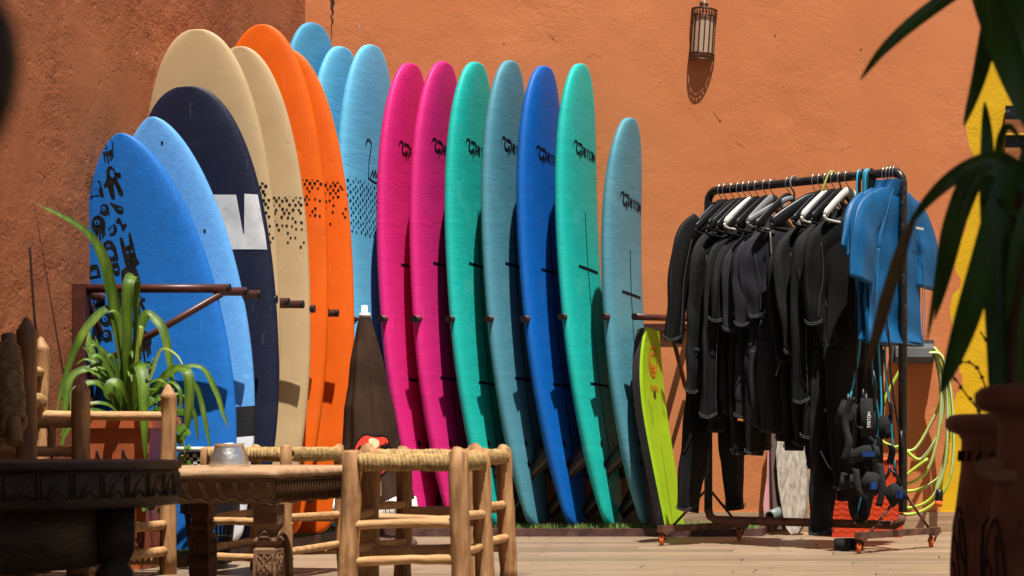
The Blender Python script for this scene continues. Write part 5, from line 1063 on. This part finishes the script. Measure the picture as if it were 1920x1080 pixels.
for t in (.25, .45, .65): q_ = NF.lerp(NB, t); stick('spindle', q_ + Vector((0, 0, .425)), q_ + Vector((0, 0, .515)), .013, .013, M['wood'], root, rn, .002, sides=8)
mb = MB(); ropeedge(mb, NB + Vector((0, 0, .60)), FB + Vector((0, 0, .60)), .02, 40, .0065, rn)
ropeedge(mb, FB + Vector((.008, -.01, .50)), FB + Vector((.008, -.01, .68)), .028, 14, .0065, rn); mb.build('rope_binding', M['rope'], root)
mb = MB(); n = 22; zs = .36
for i in range(n + 1):
    t = i / n; mb.tube([NF.lerp(NB, t) + Vector((0, 0, zs)), FF.lerp(FB, t) + Vector((0, 0, zs))], .0085, 6)
mb.build('rope_seat', M['rope'], root)
# second chair nearer, in the shade: tall pointed post and a rope wound bar
rn = random.Random(33)
root = thing('wooden_chair', 'shaded wooden chair with a tall pointed post and a rope wound back', 'chair', (-2.6, 5.2, 0))
A = Vector((*at(50, 5.25), 0)); B = Vector((-2.92, 5.2, 0)); Cc = A + Vector((-.04, -.42, 0)); Dd = Vector((-2.90, 4.8, 0))
stick('post', A, A + Vector((0, 0, .765)), .0285, .0275, M['dleg'], root, rn, .004, tip=True); stick('post', B, B + Vector((0, 0, .76)), .028, .027, M['dleg'], root, rn, .004, tip=True)
for p in (Cc, Dd): stick('leg', p, p + Vector((0, 0, .40)), .027, .026, M['dleg'], root, rn, .004)
for a, b, zs in ((A, B, (.10, .22, .40)), (A, Cc, (.12, .25, .38)), (B, Dd, (.12, .25, .38)), (Cc, Dd, (.14, .26, .38))):
    for z in zs: stick('rail', a + Vector((0, 0, z)), b + Vector((0, 0, z)), .015, .016, M['dleg'], root, rn, .004, sides=9)
mb = MB(); q0, q1 = P(16, 630, 5.1), P(28, 832, 4.95); mb.tube([q0, q0.lerp(q1, .5), q1], [.020, .0195, .021], 12); mb.build('back_bar', M['dleg'], root)
mb = MB(); ropeedge(mb, q0.lerp(q1, .14) + Vector((-.003, 0, 0)), q0.lerp(q1, .84), .028, 15, .0085, rn); ropeedge(mb, q0.lerp(q1, .14) + Vector((-.045, .03, 0)), q0.lerp(q1, .9) + Vector((-.04, .03, 0)), .026, 15, .0085, rn); mb.build('rope_binding', M['rope_d'], root)
mb = MB()
for i in range(19):
    t = i / 18; mb.tube([A.lerp(B, t) + Vector((0, 0, .395)), Cc.lerp(Dd, t) + Vector((0, 0, .395))], .0085, 6)
mb.build('rope_seat', M['rope_d'], root)

# ------------------------------------------------------------------ planter with a strap leaved plant
M['terra'] = pmat('glazed_terracotta', (.52, .135, .045), (.36, .085, .030), rough=.4, scale=6, bump=.25, bscale=20, dirt=(.16, .06, .03), dirtamt=.5, dscale=8)
M['terra_d'] = pmat('terracotta_groove', (.07, .02, .01), rough=.7); M['soil'] = pmat('soil', (.03, .02, .012), rough=1)
root = thing('planter', 'square terracotta planter with incised leaves behind the armchair', 'planter', (*at(240, 6.55), 0))
c = Vector((*at(241, 6.56), 0)); mb = MB(); prof = [(.085, 0), (.088, .02), (.125, .50), (.140, .505), (.142, .545), (.125, .55), (.118, .53)]; vs = []
for r, z in prof:
    for k in range(8):
        sx, sy = ((-1, -1), (0, -1), (1, -1), (1, 0), (1, 1), (0, 1), (-1, 1), (-1, 0))[k]; vs.append(c + Vector((sx * r, sy * r * .95, z)))
mb.add(vs, [(i * 8 + j, i * 8 + (j + 1) % 8, (i + 1) * 8 + (j + 1) % 8, (i + 1) * 8 + j) for i in range(6) for j in range(8)], smooth=False); mb.add(vs[-8:], [tuple(range(8))], 1, False); mb.build('body', [M['terra'], M['soil']], root)
mb = MB()
for cx, cz, k in ((-.035, .36, 1.0), (.055, .37, .9), (-.04, .16, .9), (.05, .15, .9)):
    f = lambda a, b: c + Vector((cx + a * k, -(lerp(.088, .125, (cz + b * k) / .5)) * .95 - .001, cz + b * k))
    L0 = [(-.03, .07), (-.02, .04), (.0, .02), (.03, 0), (.045, -.03), (.04, -.08)]; L1 = [(-.03, .07), (-.035, .03), (-.03, -.01), (-.01, -.05), (.02, -.07), (.04, -.08)]
    for ln, w in ((L0, .0042), (L1, .0035), ([(-.01, .02), (-.005, -.015)], .003), ([(.01, .0), (.012, -.03)], .003), ([(.028, -.015), (.022, -.05)], .003), ([(-.02, .05), (.0, -.01), (.035, -.07)], .002)): mb.tube(spline([f(a, b) for a, b in ln], 3), w, 5)
mb.build('incised_leaves', M['terra_d'], root)
M['leaf'] = pmat('strap_leaf', (.105, .185, .012), (.040, .092, .008), rough=.45, scale=5, stretch=(8, 8, 1), transl=.30, spec=.5, dirt=(.30, .30, .05), dirtamt=.4, dscale=6)
M['leaf_y'] = pmat('yellowing_leaf', (.36, .38, .07), (.22, .28, .03), rough=.4, scale=6, transl=.3)
M['leaf_b'] = pmat('broad_ivy_leaf', (.07, .17, .014), (.10, .20, .02), rough=.35, scale=9, transl=.3); M['dry'] = pmat('dry_leaf', (.22, .13, .05), (.12, .06, .02), rough=.8, transl=.2)
LIGHTER = {}
LIGHTER['strap_leaf'] = pmat('strap_leaf_middle', (.16, .265, .022), (.075, .15, .012), rough=.45, scale=5, stretch=(8, 8, 1), transl=.32, spec=.3, dirt=(.36, .36, .08), dirtamt=.4, dscale=6)
def leaf(name, pts, wid, mat, parent, fold=.25, twist=0.0, n=6, face=None, taper=(.55, 1.0), upm=0.0, tip=0.0):
    sp = spline(pts, n); k = len(sp); vs = []; prev = None
    for i, p in enumerate(sp):
        t = i / (k - 1); tg = (sp[min(i + 1, k - 1)] - sp[max(i - 1, 0)]).normalized(); view = ((cam.location - p).normalized() * (1 - upm) + Vector((0, 0, 1)) * upm).normalized()
        w = tg.cross(view)
        if w.length < .15: w = prev if prev else tg.orthogonal()
        w.normalize()
        if prev and w.dot(prev) < 0: w = -w
        if prev: w = (w * .5 + prev * .5).normalized()
        prev = w; w = Matrix.Rotation(twist * (t - .3), 3, tg) @ w; nn = w.cross(tg).normalized()
        hw = wid / 2 * (lerp(taper[0], 1, min(1, t / .3))) * (1 - max(0, (t - .5) / .5) ** 1.8) ** .8 if taper[1] else wid / 2
        hw = max(hw, .0008)
        vs += [p - w * hw + nn * hw * fold, p - w * hw * .5 + nn * hw * fold * .35, p, p + w * hw * .5 + nn * hw * fold * .35, p + w * hw + nn * hw * fold]
    mb = MB()
    mb.add(vs, [(i * 5 + j, i * 5 + j + 1, (i + 1) * 5 + j + 1, (i + 1) * 5 + j) for i in range(k - 1) for j in range(4)]); mb.m = [2 if i / k > 1 - tip else 1 if j in (1, 2) else 0 for i in range(k - 1) for j in range(4)]
    return mb.build(name, [mat, LIGHTER.get(mat.name, mat), M['dry']], parent)
plant = thing('strap_leaf_plant', 'bright green strap leaved plant growing in the terracotta planter', 'plant', (c.x, c.y, .53))
bx = c.x; DP = 6.55
LV = [([(243, 792), (226, 650), (208, 545), (190, 475), (150, 425), (60, 378)], 27, [0, -.02, -.05, -.08, -.12, -.2], 'leaf'),
      ([(246, 790), (240, 700), (238, 600), (240, 540), (246, 519), (253, 524), (255, 580), (250, 680)], 27, [0, -.06, -.09, -.10, -.07, -.02, .0, .02], 'leaf'),
      ([(241, 790), (237, 690), (226, 600), (212, 580), (185, 590), (150, 635), (122, 705), (104, 778)], 23, [0, -.02, -.03, -.04, -.06, -.1, -.12, -.15], 'leaf'),
      ([(250, 780), (258, 650), (272, 592), (290, 598), (308, 625), (320, 690), (326, 750)], 25, [0, .04, .06, .06, .05, .03, 0], 'leaf'),
      ([(240, 780), (226, 740), (204, 692), (180, 645)], 15, [0, -.05, -.08, -.1], 'leaf'),
      ([(240, 792), (205, 700), (165, 692), (132, 710), (121, 770), (118, 845)], 20, [0, -.05, -.09, -.12, -.15, -.16], 'leaf'),
      ([(240, 795), (190, 722), (152, 725), (137, 740), (134, 785)], 18, [0, -.08, -.12, -.14, -.16], 'leaf'),
      ([(256, 785), (250, 705), (261, 686), (269, 720), (270, 790), (273, 868)], 29, [0, -.10, -.15, -.19, -.21, -.2], 'leaf'),
      ([(262, 775), (310, 705), (340, 692), (354, 712), (352, 785), (335, 850)], 27, [0, -.04, -.06, -.08, -.08, -.06], 'leaf'),
      ([(260, 765), (320, 702), (375, 688), (405, 735), (418, 775), (429, 803)], 14, [0, 0, .02, .02, .01, 0], 'leaf'),
      ([(258, 770), (285, 700), (303, 655), (330, 665), (345, 690)], 8, [0, 0, .0, -.02, -.05], 'leaf_y'),
      ([(262, 785), (310, 720), (335, 728), (338, 760), (325, 775)], 10, [0, -.05, -.08, -.08, -.08], 'leaf'),
      ([(350, 700), (370, 730), (385, 790), (394, 843)], 13, [0, .03, .03, .02], 'leaf'),
      ([(236, 792), (210, 745), (188, 718)], 14, [0, -.06, -.1], 'leaf'), ([(238, 795), (205, 760), (170, 757), (150, 768)], 12, [0, -.1, -.14, -.16], 'leaf'),
      ([(230, 795), (185, 700), (166, 640), (165, 612)], 20, [.05, .08, .1, .12], 'leaf'), ([(235, 795), (200, 690), (178, 630)], 9, [.03, .05, .06], 'leaf'),
      ([(250, 795), (230, 730), (210, 718), (203, 740), (215, 752)], 26, [0, -.14, -.17, -.18, -.15], 'leaf'), ([(250, 795), (300, 745), (320, 760)], 16, [0, -.05, -.08], 'leaf'),
      ([(245, 795), (258, 700), (254, 640), (250, 620)], 11, [.03, .03, .02, .0], 'leaf'), ([(245, 795), (232, 720), (228, 690), (235, 650)], 10, [.06, .06, .05, .03], 'leaf'), ([(244, 795), (262, 640), (266, 612), (262, 650)], 14, [-.02, -.02, -.03, -.04], 'leaf_y'),
      ([(240, 795), (180, 770), (140, 790), (112, 835)], 15, [0, -.1, -.15, -.18], 'leaf'), ([(255, 795), (330, 745), (362, 770), (372, 830)], 13, [0, -.02, .0, .02], 'leaf')]
for i, (pp, w, dd, m_) in enumerate(LV):
    leaf('leaf', [P(x, y, DP + e) for (x, y), e in zip(pp, dd)], w * .74 * DP / F, M[m_], plant, fold=.22, twist=.5 * math.sin(i * 2.3), upm=.45, tip=.1 if i % 3 == 0 else 0)
rn = random.Random(6)
for i in range(18):
    a = rn.uniform(math.pi * .0, math.pi * 2); l = rn.uniform(.10, .20); h_ = rn.uniform(.08, .27); b0 = Vector((c.x + .03 * math.cos(a), c.y + .03 * math.sin(a), .54)); o_ = Vector((math.cos(a), math.sin(a) * .6, 0))
    leaf('leaf', [b0, b0 + o_ * l * .4 + Vector((0, 0, h_ * .8)), b0 + o_ * l * .8 + Vector((0, 0, h_)), b0 + o_ * l * 1.05 + Vector((0, 0, h_ * rn.uniform(.75, 1.15)))], rn.uniform(.012, .024), M['leaf'], plant, fold=.3, upm=.5)
# trailing broad leaves in the same planter
ivy = thing('trailing_plant', 'trailing plant with small broad leaves at the planter rim', 'plant', P(300, 790, 6.42))
def heart(name, p, s_, mat, parent, nrm, roll):
    pts = [(0, -.1), (.35, -.35), (.62, -.12), (.6, .25), (.3, .68), (0, 1.05), (-.3, .68), (-.6, .25), (-.62, -.12), (-.35, -.35)]; z = Vector(nrm).normalized(); x = z.orthogonal().normalized(); x = Matrix.Rotation(roll, 3, z) @ x; y = z.cross(x); mb = MB()
    vs = [p + x * a * s_ + y * b * s_ - z * (a * a * .35) * s_ for a, b in pts] + [p + y * .3 * s_ + z * .06 * s_]; mb.add(vs, [(i, (i + 1) % 10, 10) for i in range(10)]); mb.build(name, mat, parent)
for i, (x, y, s_) in enumerate(((283, 752, 13), (296, 762, 15), (288, 772, 12), (306, 772, 11), (338, 800, 17), (346, 815, 19), (330, 828, 15), (350, 842, 12), (338, 856, 11), (285, 690, 8), (277, 683, 7), (290, 676, 6), (352, 868, 9), (343, 772, 12), (300, 745, 10), (310, 890, 9), (285, 950, 10), (272, 955, 9), (296, 958, 9), (340, 930, 8), (338, 905, 7))):
    p = P(x, y, 6.36 + .02 * math.sin(i)); heart('leaf', p, s_ * 6.4 / F, M['leaf_b'], ivy, (rn.uniform(-.5, .5), -1, rn.uniform(.0, .9)), rn.uniform(0, 6.28))
for pts in ([(262, 790), (272, 720), (280, 690), (287, 672)], [(270, 790), (310, 770), (335, 790), (345, 830), (345, 870), (338, 930)], [(262, 790), (285, 755), (300, 760)]):
    mb = MB(); mb.tube(spline([P(x, y, 6.39) for x, y in pts], 4), .0022, 5); mb.build('stem', M['leaf_y'], ivy)

# tall woven basket behind the table
M['bw'] = pmat('white_weave', (.62, .60, .55), rough=.7); M['bb'] = pmat('black_weave', (.010, .010, .011), rough=.5)
bc = Vector((*at(394, 6.53), 0)); root = thing('woven_basket', 'round basket, black and white weave above black slats', 'basket', bc)
def bcyl(z): return lerp(.062, .108, min(1, z / .43))
mb = MB(); mb.lathe([(.0, .0), (.060, .0), (.064, .06), (.0, .06)], bc, 26, cap=False); mb.build('base', M['bb'], root); mb = MB(); mb.lathe([(bcyl(.43) - .006, .20), (bcyl(.43) - .006, .42)], bc, 26, cap=False); mb.build('lining', M['bb'], root)
for k in range(34):
    a = 2 * math.pi * k / 34; o_ = Vector((math.cos(a), math.sin(a), 0)); mb = MB(); mb.tube([bc + o_ * bcyl(.05) + Vector((0, 0, .05)), bc + o_ * bcyl(.24) + Vector((0, 0, .24))], .0042, 5); mb.build('slat', M['bb'], root)
for z in (.12, .19, .24): mb = MB(); mb.tube([bc + Vector((bcyl(z) * math.cos(a * math.pi / 14), bcyl(z) * math.sin(a * math.pi / 14), z)) for a in range(29)], .005, 6); mb.build('hoop', M['bb'], root)
mbs = [MB(), MB()]; nA = 44; nZ = 14
for i in range(nZ):
    for k in range(nA):
        z = lerp(.25, .42, i / nZ); dz = .17 / nZ * .5; a = 2 * math.pi * k / nA; r = bcyl(z) + (.002 if (i + k) % 2 else .0); m_ = mbs[(i + k) % 2]
        vs = [bc + Vector((r * math.cos(a + s_ * math.pi / nA), r * math.sin(a + s_ * math.pi / nA), z + t_ * dz)) for s_, t_ in ((-1, -1), (1, -1), (1, 1), (-1, 1))]; m_.add(vs, [(0, 1, 2, 3)], smooth=False)
tag(mbs[0].build('black_strands', M['bb'], root), kind='stuff'); tag(mbs[1].build('white_strands', M['bw'], root), kind='stuff')
mb = MB(); z = .43; mb.tube([bc + Vector(((bcyl(z) + .002) * math.cos(a * math.pi / 16), (bcyl(z) + .002) * math.sin(a * math.pi / 16), z)) for a in range(33)], .009, 8); mb.build('rim', M['bw'], root)

# ------------------------------------------------------------------ pots and plants in the shade at the right
M['pot'] = pmat('aged_terracotta', (.42, .17, .085), (.28, .105, .05), rough=.75, scale=7, bump=.3, bscale=30, dirt=(.07, .03, .016), dirtamt=.7, dscale=6); M['pot_d'] = pmat('carved_groove', (.05, .018, .009), rough=.9)
def pot(label, px, d, ytop, r, h_=None, handle=False):
    zt = CAMZ + (VY - ytop) * d / F; cx = (px - VX) * d / F + r * 1.06; c = Vector((cx, d, 0)); root = thing('clay_pot', label, 'pot', c, 'clay pots in the shade')
    k = zt; prof = [(0, 0), (r * .72, 0), (r * .80, .04 * k), (r * .96, .22 * k), (r * 1.0, .40 * k), (r * .95, .62 * k), (r * .87, .80 * k), (r * .86, .905 * k), (r * .90, .925 * k), (r * 1.02, .938 * k), (r * 1.06, .955 * k), (r * 1.055, .98 * k), (r * 1.0, .995 * k), (r * .92, k), (r * .86, .99 * k), (r * .84, .93 * k), (0, .93 * k)]
    mb = MB(); mb.lathe(prof, c, 48, cap=False); mb.build('body', M['pot'], root)
    rad = lambda z: [lerp(a[0], b[0], (z - a[1]) / (b[1] - a[1])) for a, b in zip(prof[1:8], prof[2:9]) if a[1] <= z <= b[1]][0]
    for a0, zc in ((200, .42), (245, .42), (290, .42)):
        mb = MB(); f = lambda a, z: c + Vector((rad(z * k) * 1.002 * math.cos(R(a0 + a)), rad(z * k) * 1.002 * math.sin(R(a0 + a)), z * k))
        for ln in ([(-16, .60), (-4, .66), (8, .58), (14, .42), (8, .30), (-2, .24), (-12, .32), (-16, .45), (-16, .60)], [(-12, .56), (0, .5), (8, .36)], [(-14, .46), (-4, .44), (2, .30)], [(0, .62), (4, .52), (11, .46)], [(-10, .36), (-2, .37)], [(14, .42), (22, .3), (20, .18), (8, .16), (8, .28)]): mb.tube(spline([f(a, z) for a, z in ln], 4), .0028, 5)
        mb.build('carved_flower', M['pot_d'], root)
    for q_ in range(30):
        pass
    mb = MB()
    for j in range(28): a = R(j * 360 / 28); mb.tube([c + Vector((r * .885 * math.cos(a), r * .885 * math.sin(a), .83 * k)), c + Vector((r * .885 * math.cos(a + .06), r * .885 * math.sin(a + .06), .865 * k))], .0035, 5)
    if not handle: mb.build('notched_band', M['pot_d'], root)
    if handle:
        zc = CAMZ + (VY - 885) * d / F; rr = rad(zc); mb = MB(); a = R(196)
        mb.tube(spline([c + Vector((rr * .97 * math.cos(a), rr * .97 * math.sin(a), zc + .012)), c + Vector(((rr + .03) * math.cos(a + .02), (rr + .03) * math.sin(a + .02), zc + .008)), c + Vector(((rr + .034) * math.cos(a + .1), (rr + .034) * math.sin(a + .1), zc)), c + Vector(((rr + .02) * math.cos(a + .2), (rr + .02) * math.sin(a + .2), zc - .004)), c + Vector((rr * .97 * math.cos(a + .24), rr * .97 * math.sin(a + .24), zc - .004))], 4), .010, 8); mb.build('handle', M['pot'], root)
    return c, zt
pc2, pz2 = pot('carved clay pot with a rolled rim, the farther of two by the hose', 1772, 3.35, 777, .150)
pc1, pz1 = pot('big dark clay pot with a small handle, nearest at the edge', 1826, 2.45, 723, .165, handle=True)
M['dleaf'] = pmat('dark_strap_leaf', (.075, .150, .024), (.040, .090, .016), rough=.35, scale=6, stretch=(6, 6, 1), transl=.22, spec=.4); M['dleaf2'] = pmat('dark_leaf_streak', (.08, .13, .03), (.035, .075, .012), rough=.35, scale=8, stretch=(9, 9, 1), transl=.25)
palmr = thing('palm_plant', 'dark palm like plant with long drooping leaves in the big pot', 'plant', (pc1.x, pc1.y, pz1))
DR = 2.5
RV = [([(1990, -80), (1900, -75), (1830, -40), (1760, 6), (1700, 52), (1650, 100), (1613, 150)], 34, -.05, 'dleaf'),
      ([(1905, -160), (1868, -40), (1855, 60), (1835, 150), (1807, 237)], 46, .06, 'dleaf'), ([(1830, -130), (1848, -20), (1880, 80), (1910, 170), (1950, 280)], 74, -.04, 'dleaf'), ([(1880, -120), (1905, 0), (1925, 90), (1960, 200)], 60, .0, 'dleaf'), ([(1925, -150), (1900, -30), (1895, 60), (1920, 150)], 40, .1, 'dleaf2'),
      ([(1868, 760), (1860, 560), (1852, 380), (1850, 260), (1846, 190)], 40, .05, 'dleaf'), ([(1880, 760), (1878, 600), (1870, 420), (1872, 290), (1885, 240), (1905, 250), (1925, 310)], 20, .0, 'dleaf'),
      ([(1960, 470), (1920, 340), (1880, 302), (1840, 305), (1790, 330), (1740, 375), (1700, 428)], 40, -.12, 'dleaf2'), ([(1960, 430), (1910, 335), (1865, 318), (1820, 325), (1780, 420), (1760, 520), (1738, 640)], 34, -.02, 'dleaf'), ([(1900, 360), (1850, 320), (1808, 400), (1785, 480), (1768, 545), (1752, 600)], 26, .08, 'dleaf'),
      ([(1905, 300), (1870, 400), (1830, 540), (1795, 650), (1763, 738)], 62, -.08, 'dleaf'), ([(1878, 760), (1874, 600), (1872, 440), (1868, 300)], 52, .12, 'dleaf'), ([(1890, 760), (1898, 600), (1890, 450), (1880, 330)], 60, .1, 'dleaf'), ([(1925, 760), (1930, 560), (1918, 420), (1925, 300)], 50, .14, 'dleaf'), ([(1900, 760), (1925, 600), (1960, 430), (1990, 300)], 50, .05, 'dleaf'), ([(1840, 380), (1870, 375), (1905, 400), (1960, 450)], 14, -.1, 'dleaf'), ([(1960, 330), (1925, 400), (1900, 500), (1890, 600)], 30, -.1, 'dleaf'), ([(1945, 230), (1915, 330), (1905, 420), (1930, 520)], 34, .05, 'dleaf2'), ([(1930, 760), (1926, 640), (1935, 500)], 44, -.1, 'dleaf')]
for i, (pp, w, e, m_) in enumerate(RV):
    leaf('leaf', [P(x, y, DR + e + .03 * math.sin(k + i)) for k, (x, y) in enumerate(pp)], w * .8 * DR / F, M[m_], palmr, fold=.35, twist=.3 * math.sin(i * 1.7), taper=(.8, 1.0), tip=.06 if i % 3 == 1 else 0)
leaf('dry_leaf', [P(x, y, DR - .12) for x, y in ((1712, 412), (1690, 470), (1662, 560), (1640, 640), (1624, 698))], 24 * DR / F, M['dry'], palmr, fold=.5, taper=(.4, 1))
mb = MB(); mb.tube(spline([P(x, y, DR + .02) for x, y in ((1905, 740), (1902, 640), (1908, 540), (1915, 440), (1912, 350))], 4), .010, 8); mb.build('stem', M['dry'], palmr)
mb = MB(); mb.tube(spline([P(x, y, DR + .01) for x, y in ((1940, 740), (1925, 600), (1950, 500), (1960, 420))], 4), .006, 8); mb.build('stem', M['dry'], palmr)
spr = thing('sprig', 'thin bare sprig with tiny leaves rising from the farther clay pot', 'plant', P(1850, 790, 3.3))
for pts in ([(1850, 800), (1835, 770), (1812, 740), (1795, 715), (1782, 700)], [(1862, 790), (1852, 740), (1838, 700), (1822, 682), (1802, 678)], [(1880, 780), (1872, 720), (1862, 660), (1838, 622)]):
    mb = MB(); sp = spline([P(x, y, 3.3) for x, y in pts], 4); mb.tube(sp, .0016, 5); mb.build('stem', M['dry'], spr)
    for k in range(4, len(sp), 3): heart('leaf', sp[k], .007, M['dleaf'], spr, (rn.uniform(-.6, .6), -1, rn.uniform(-.3, .8)), rn.uniform(0, 6.28))
# rounded top of a dark post very close to the lens at the left edge
c = P(-74, 0, .62); root = thing('dark_post', 'blurred dark rounded post top at the upper left edge', 'post', (c.x, c.y, 0))
zc = P(0, 110, .62).z; mb = MB(); mb.lathe([(.010, 0), (.010, zc - .03), (.013, zc - .026), (.0175, zc - .012), (.019, zc + .0), (.0175, zc + .012), (.013, zc + .022), (.007, zc + .028), (.0, zc + .030)], (c.x, c.y, 0), 24, cap=False); mb.build('turned_knob', M['dwood'], root)

# specks of dry debris blown over the floor
rn = random.Random(77); mb = MB()
for i in range(70):
    p = Vector((rn.uniform(-1.9, .9), rn.uniform(6.2, 9.2), .0015)); a = rn.uniform(0, 6.28); l = rn.uniform(.004, .013); w = l * rn.uniform(.2, .6); u = Vector((math.cos(a), math.sin(a), 0)); v = Vector((-u.y, u.x, 0))
    mb.add([p - u * l, p - v * w + Vector((0, 0, .002)), p + u * l + Vector((0, 0, .004)), p + v * w], [(0, 1, 2, 3)], smooth=False)
tag(mb.build('debris', pmat('dry_debris', (.06, .035, .018), (.12, .08, .04), rough=.9, scale=30)), 'dry specks of debris scattered over the floor', 'debris', kind='stuff')
